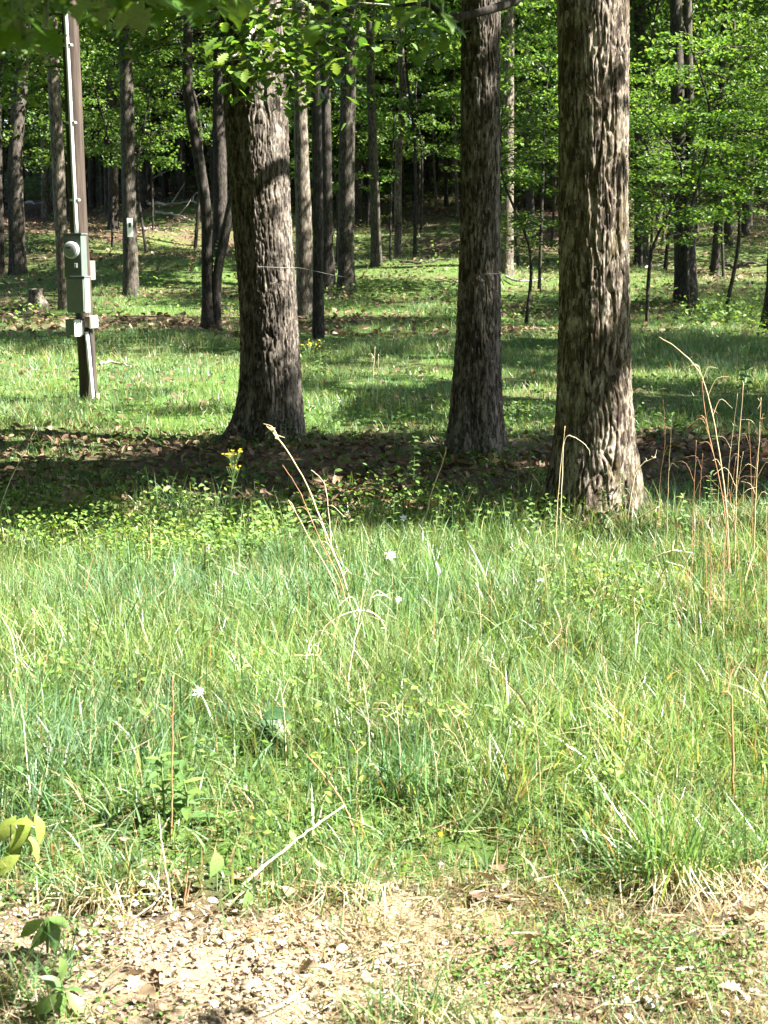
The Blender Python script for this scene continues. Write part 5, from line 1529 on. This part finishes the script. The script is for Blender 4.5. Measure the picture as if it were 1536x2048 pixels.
LIME = [leaf_mesh('lime_leaf', 'leaflet', M_HERB, c_, 1.0, cu) for c_, cu in (((.22, .27, .06), .3), ((.19, .25, .05), .45))]
def rosette(label, base_px, spots, g, meshes, name='broadleaf_weed', cat='weed'):
    """broad leaves at given pixel spots: (px, py, length px, direction degrees clockwise from up)"""
    b = ground(*base_px); D = b[1]
    rt = thing(name, label, cat, tuple(b))
    it = []
    for px, py, ln, ang in spots:
        L = ln * D / F
        a = math.radians(ang)
        d = np.array([math.sin(a), -.35, math.cos(a)])
        p = at(px, py, D - .02 + g.normal(0, .02))
        c = p - d / np.linalg.norm(d) * L * .5
        put_leaf(meshes[int(g.integers(0, len(meshes)))], rt, c, d, (.2 * g.normal() + .75, -.40, .75), L)
        it.append(tube(smooth_path([b - np.array([0, 0, .02]), .5 * (b + c) + np.array([0, .01, .01]), c], 7), np.linspace(.0028, .0015, 7), 5))
    part('stem', *join(it), M_STEM, rt, None, True)
    return rt
rosette('lime green broad leaved seedling at the left edge of meadow', (20, 1770), [(45, 1672, 85, 190), (12, 1660, 70, 215), (82, 1655, 60, 150), (40, 1640, 55, 60), (10, 1730, 70, 240), (70, 1690, 60, 130), (28, 1700, 62, 200)], g, LIME)
rosette('drooping green broadleaf weed on the gravel at far left', (95, 1920), [(85, 1870, 80, 195), (110, 1868, 75, 155), (62, 1856, 60, 240), (118, 1842, 55, 95)], g, LEAFLET)
rosette('star shaped green weed at the bottom left corner', (125, 2040), [(110, 1965, 60, 330), (140, 1975, 65, 60), (120, 2020, 85, 180), (155, 2010, 75, 130), (92, 2010, 65, 230), (125, 1940, 70, 10)], g, LEAFLET)
rosette('single oval leaf weed beside the slanting straw', (434, 1790), [(430, 1730, 55, 180)], g, MIDG)
rosette('small round leaf sprouting on the gravel edge', (500, 1830), [(494, 1800, 38, 185)], g, MIDG)
rosette('dark dock leaf standing broad in the middle of the meadow', (556, 1500), [(552, 1428, 62, 70), (548, 1455, 66, 110), (535, 1470, 45, 200)], g, [DOCK])
rosette('rounded pale leaf low in the left meadow', (385, 1480), [(378, 1442, 30, 270), (390, 1462, 26, 160)], g, MIDG)

# white flowers
def white_bloom_mesh():
    V = [[0, 0, 0]]; T = []
    for j in range(6):
        a = j * 2 * np.pi / 6
        k = len(V)
        V += [[math.cos(a - .4) * .55, math.sin(a - .4) * .55, .22], [math.cos(a) * 1.0, math.sin(a) * 1.0, .42], [math.cos(a + .4) * .55, math.sin(a + .4) * .55, .22]]
        T += [[0, k, k + 1], [0, k + 1, k + 2]]
    return make_mesh('white_bloom', np.array(V), [np.array(T)], M_PETALW)
WB = white_bloom_mesh()
def white_flower(label, px, py, base_py, r):
    b = ground(px + 4, base_py); D = b[1]
    t = at(px, py, D)
    rt = thing('white_flower', label, 'flower', tuple(b))
    part('stem', *tube(smooth_path([b - np.array([0, 0, .02]), .5 * (b + t) + np.array([.008, 0, 0]), t], 8), .0016, 5), M_STEM, rt)
    put_leaf(WB, rt, t, (1, 0, .1), (.1, -.75, .6), r * D / F, 'petals')
    put_leaf(WB, rt, t + np.array([.004, 0, .004]), (.6, .8, .1), (-.2, -.75, .6), r * .7 * D / F, 'petals')
white_flower('largest white flower below the dry bundle near the meadow top', 781, 1112, 1160, 14)
white_flower('white flower in the left meadow above the pale round leaf', 397, 1385, 1450, 14)
white_flower('small white flower right of the meadow centre', 1081, 1164, 1220, 9)
white_flower('tiny white flower right of the upright dry stem', 797, 1200, 1250, 8)
white_flower('white flower at the shaded top edge of the meadow', 807, 1037, 1085, 9)
for lab, px, py, bp_ in (('small yellow flower low in the middle meadow', 882, 1668, 1710), ('tiny yellow flower on the verge', 540, 1877, 1895)):
    b = ground(px, bp_); D = b[1]; t = at(px, py, D)
    rt = thing('yellow_flower', lab, 'flower', tuple(b))
    part('stem', *tube(smooth_path([b, .5 * (b + t) + np.array([.004, 0, 0]), t], 6), .0013, 5), M_STEM, rt)
    put_leaf(BLOOM, rt, t, (1, 0, .1), (.1, -.8, .6), 8 * D / F, 'petals')

# grass tussock with a skirt of dead blades
def tussock(label, base_px, n, h, spread, g, dead=0, deadL=.25, lean=.5, tint=(1, 1, 1)):
    b = ground(*base_px)
    rt = thing('grass_tussock', label, 'grass tuft', tuple(b))
    P = np.repeat(b[None], n, 0) + np.stack([g.normal(0, spread, n), g.normal(0, spread * .6, n), np.zeros(n)], 1)
    P[:, 2] = terrain(P[:, 0], P[:, 1])
    V, fs, k = blades(P, h * g.uniform(.5, 1.15, n), .0055 * g.uniform(.6, 1.3, n), g, lean, .55, 4)
    part('blades', V, fs, M_GRASS, rt, blade_cols(n, k, g, .05, None, tint), kind='stuff')
    if dead:
        P = np.repeat(b[None], dead, 0) + np.stack([g.normal(0, spread, dead), g.normal(-.02, spread * .5, dead), np.full(dead, .03)], 1)
        P[:, 2] = terrain(P[:, 0], P[:, 1]) + .04
        az = g.normal(-1.7, .9, dead)
        it_d = np.stack([np.cos(az), np.sin(az), g.normal(.05, .2, dead)], 1)
        L = deadL * g.uniform(.4, 1.1, dead)[:, None]
        s_ = np.stack([-np.sin(az), np.cos(az), g.normal(0, .4, dead)], 1) * .0013
        m1 = P + it_d * L * .5 + np.array([0, 0, .02]) + g.normal(0, .012, (dead, 3)); e = P + it_d * L + g.normal(0, .03, (dead, 3))
        e[:, 2] = terrain(e[:, 0], e[:, 1]) + .010
        V = np.stack([P - s_, P + s_, m1 + s_, m1 - s_, e], 1).reshape(-1, 3)
        o = np.arange(dead)[:, None] * 5
        c_ = np.array([[.50, .42, .28], [.58, .50, .36], [.42, .33, .21]])[g.integers(0, 3, dead)] * g.uniform(.8, 1.1, (dead, 1))
        part('dead_skirt', V, [o + np.array([[0, 1, 2, 3]]), o + np.array([[3, 2, 4]])], M_GRASS, rt, np.repeat(c_, 5, 0), kind='stuff')
    return rt
g = np.random.default_rng(81)
tussock('large green grass tussock with a skirt of dead blades at right', (1345, 1775), 330, .30, .075, g, 130, .20, .45, (1.05, 1.1, .8))
tussock('grass tussock leaning at the right edge of the verge', (1500, 1760), 200, .26, .07, g, 80, .18, .6)
tussock('grass tuft at the bottom of the verge right of centre', (830, 2060), 120, .17, .06, g, 40, .12, .6)
tussock('grass tuft at the bottom left edge', (20, 2010), 110, .16, .05, g, 40, .12, .5)
tussock('coarse grass tuft in the middle of the verge', (690, 1800), 110, .18, .05, g, 50, .13, .6)
tussock('tall grass tuft at the left of the verge', (210, 1800), 140, .22, .06, g, 60, .14, .5)
tussock('blue green sedge tuft in the centre of the meadow', (800, 1600), 160, .24, .06, g, 0, .1, .5, (.9, 1.05, 1.25))
tussock('lone grass blades rising from the gravel at left', (135, 1960), 22, .16, .015, g, 0, .1, .25)
tussock('dark grass tuft at the shaded meadow top left of dry bundle', (560, 1150), 150, .30, .07, g, 40, .2, .5, (.8, .9, 1))
tussock('upright grass blades at the meadow top left of nearest oak', (985, 1110), 90, .32, .07, g, 20, .2, .3)

for o in COL.objects:
    if o.name.split('.')[0] in ('limbs', 'sheath', 'seed_head', 'twigs', 'crown') and o.parent is not None:
        o['kind'] = 'stuff'
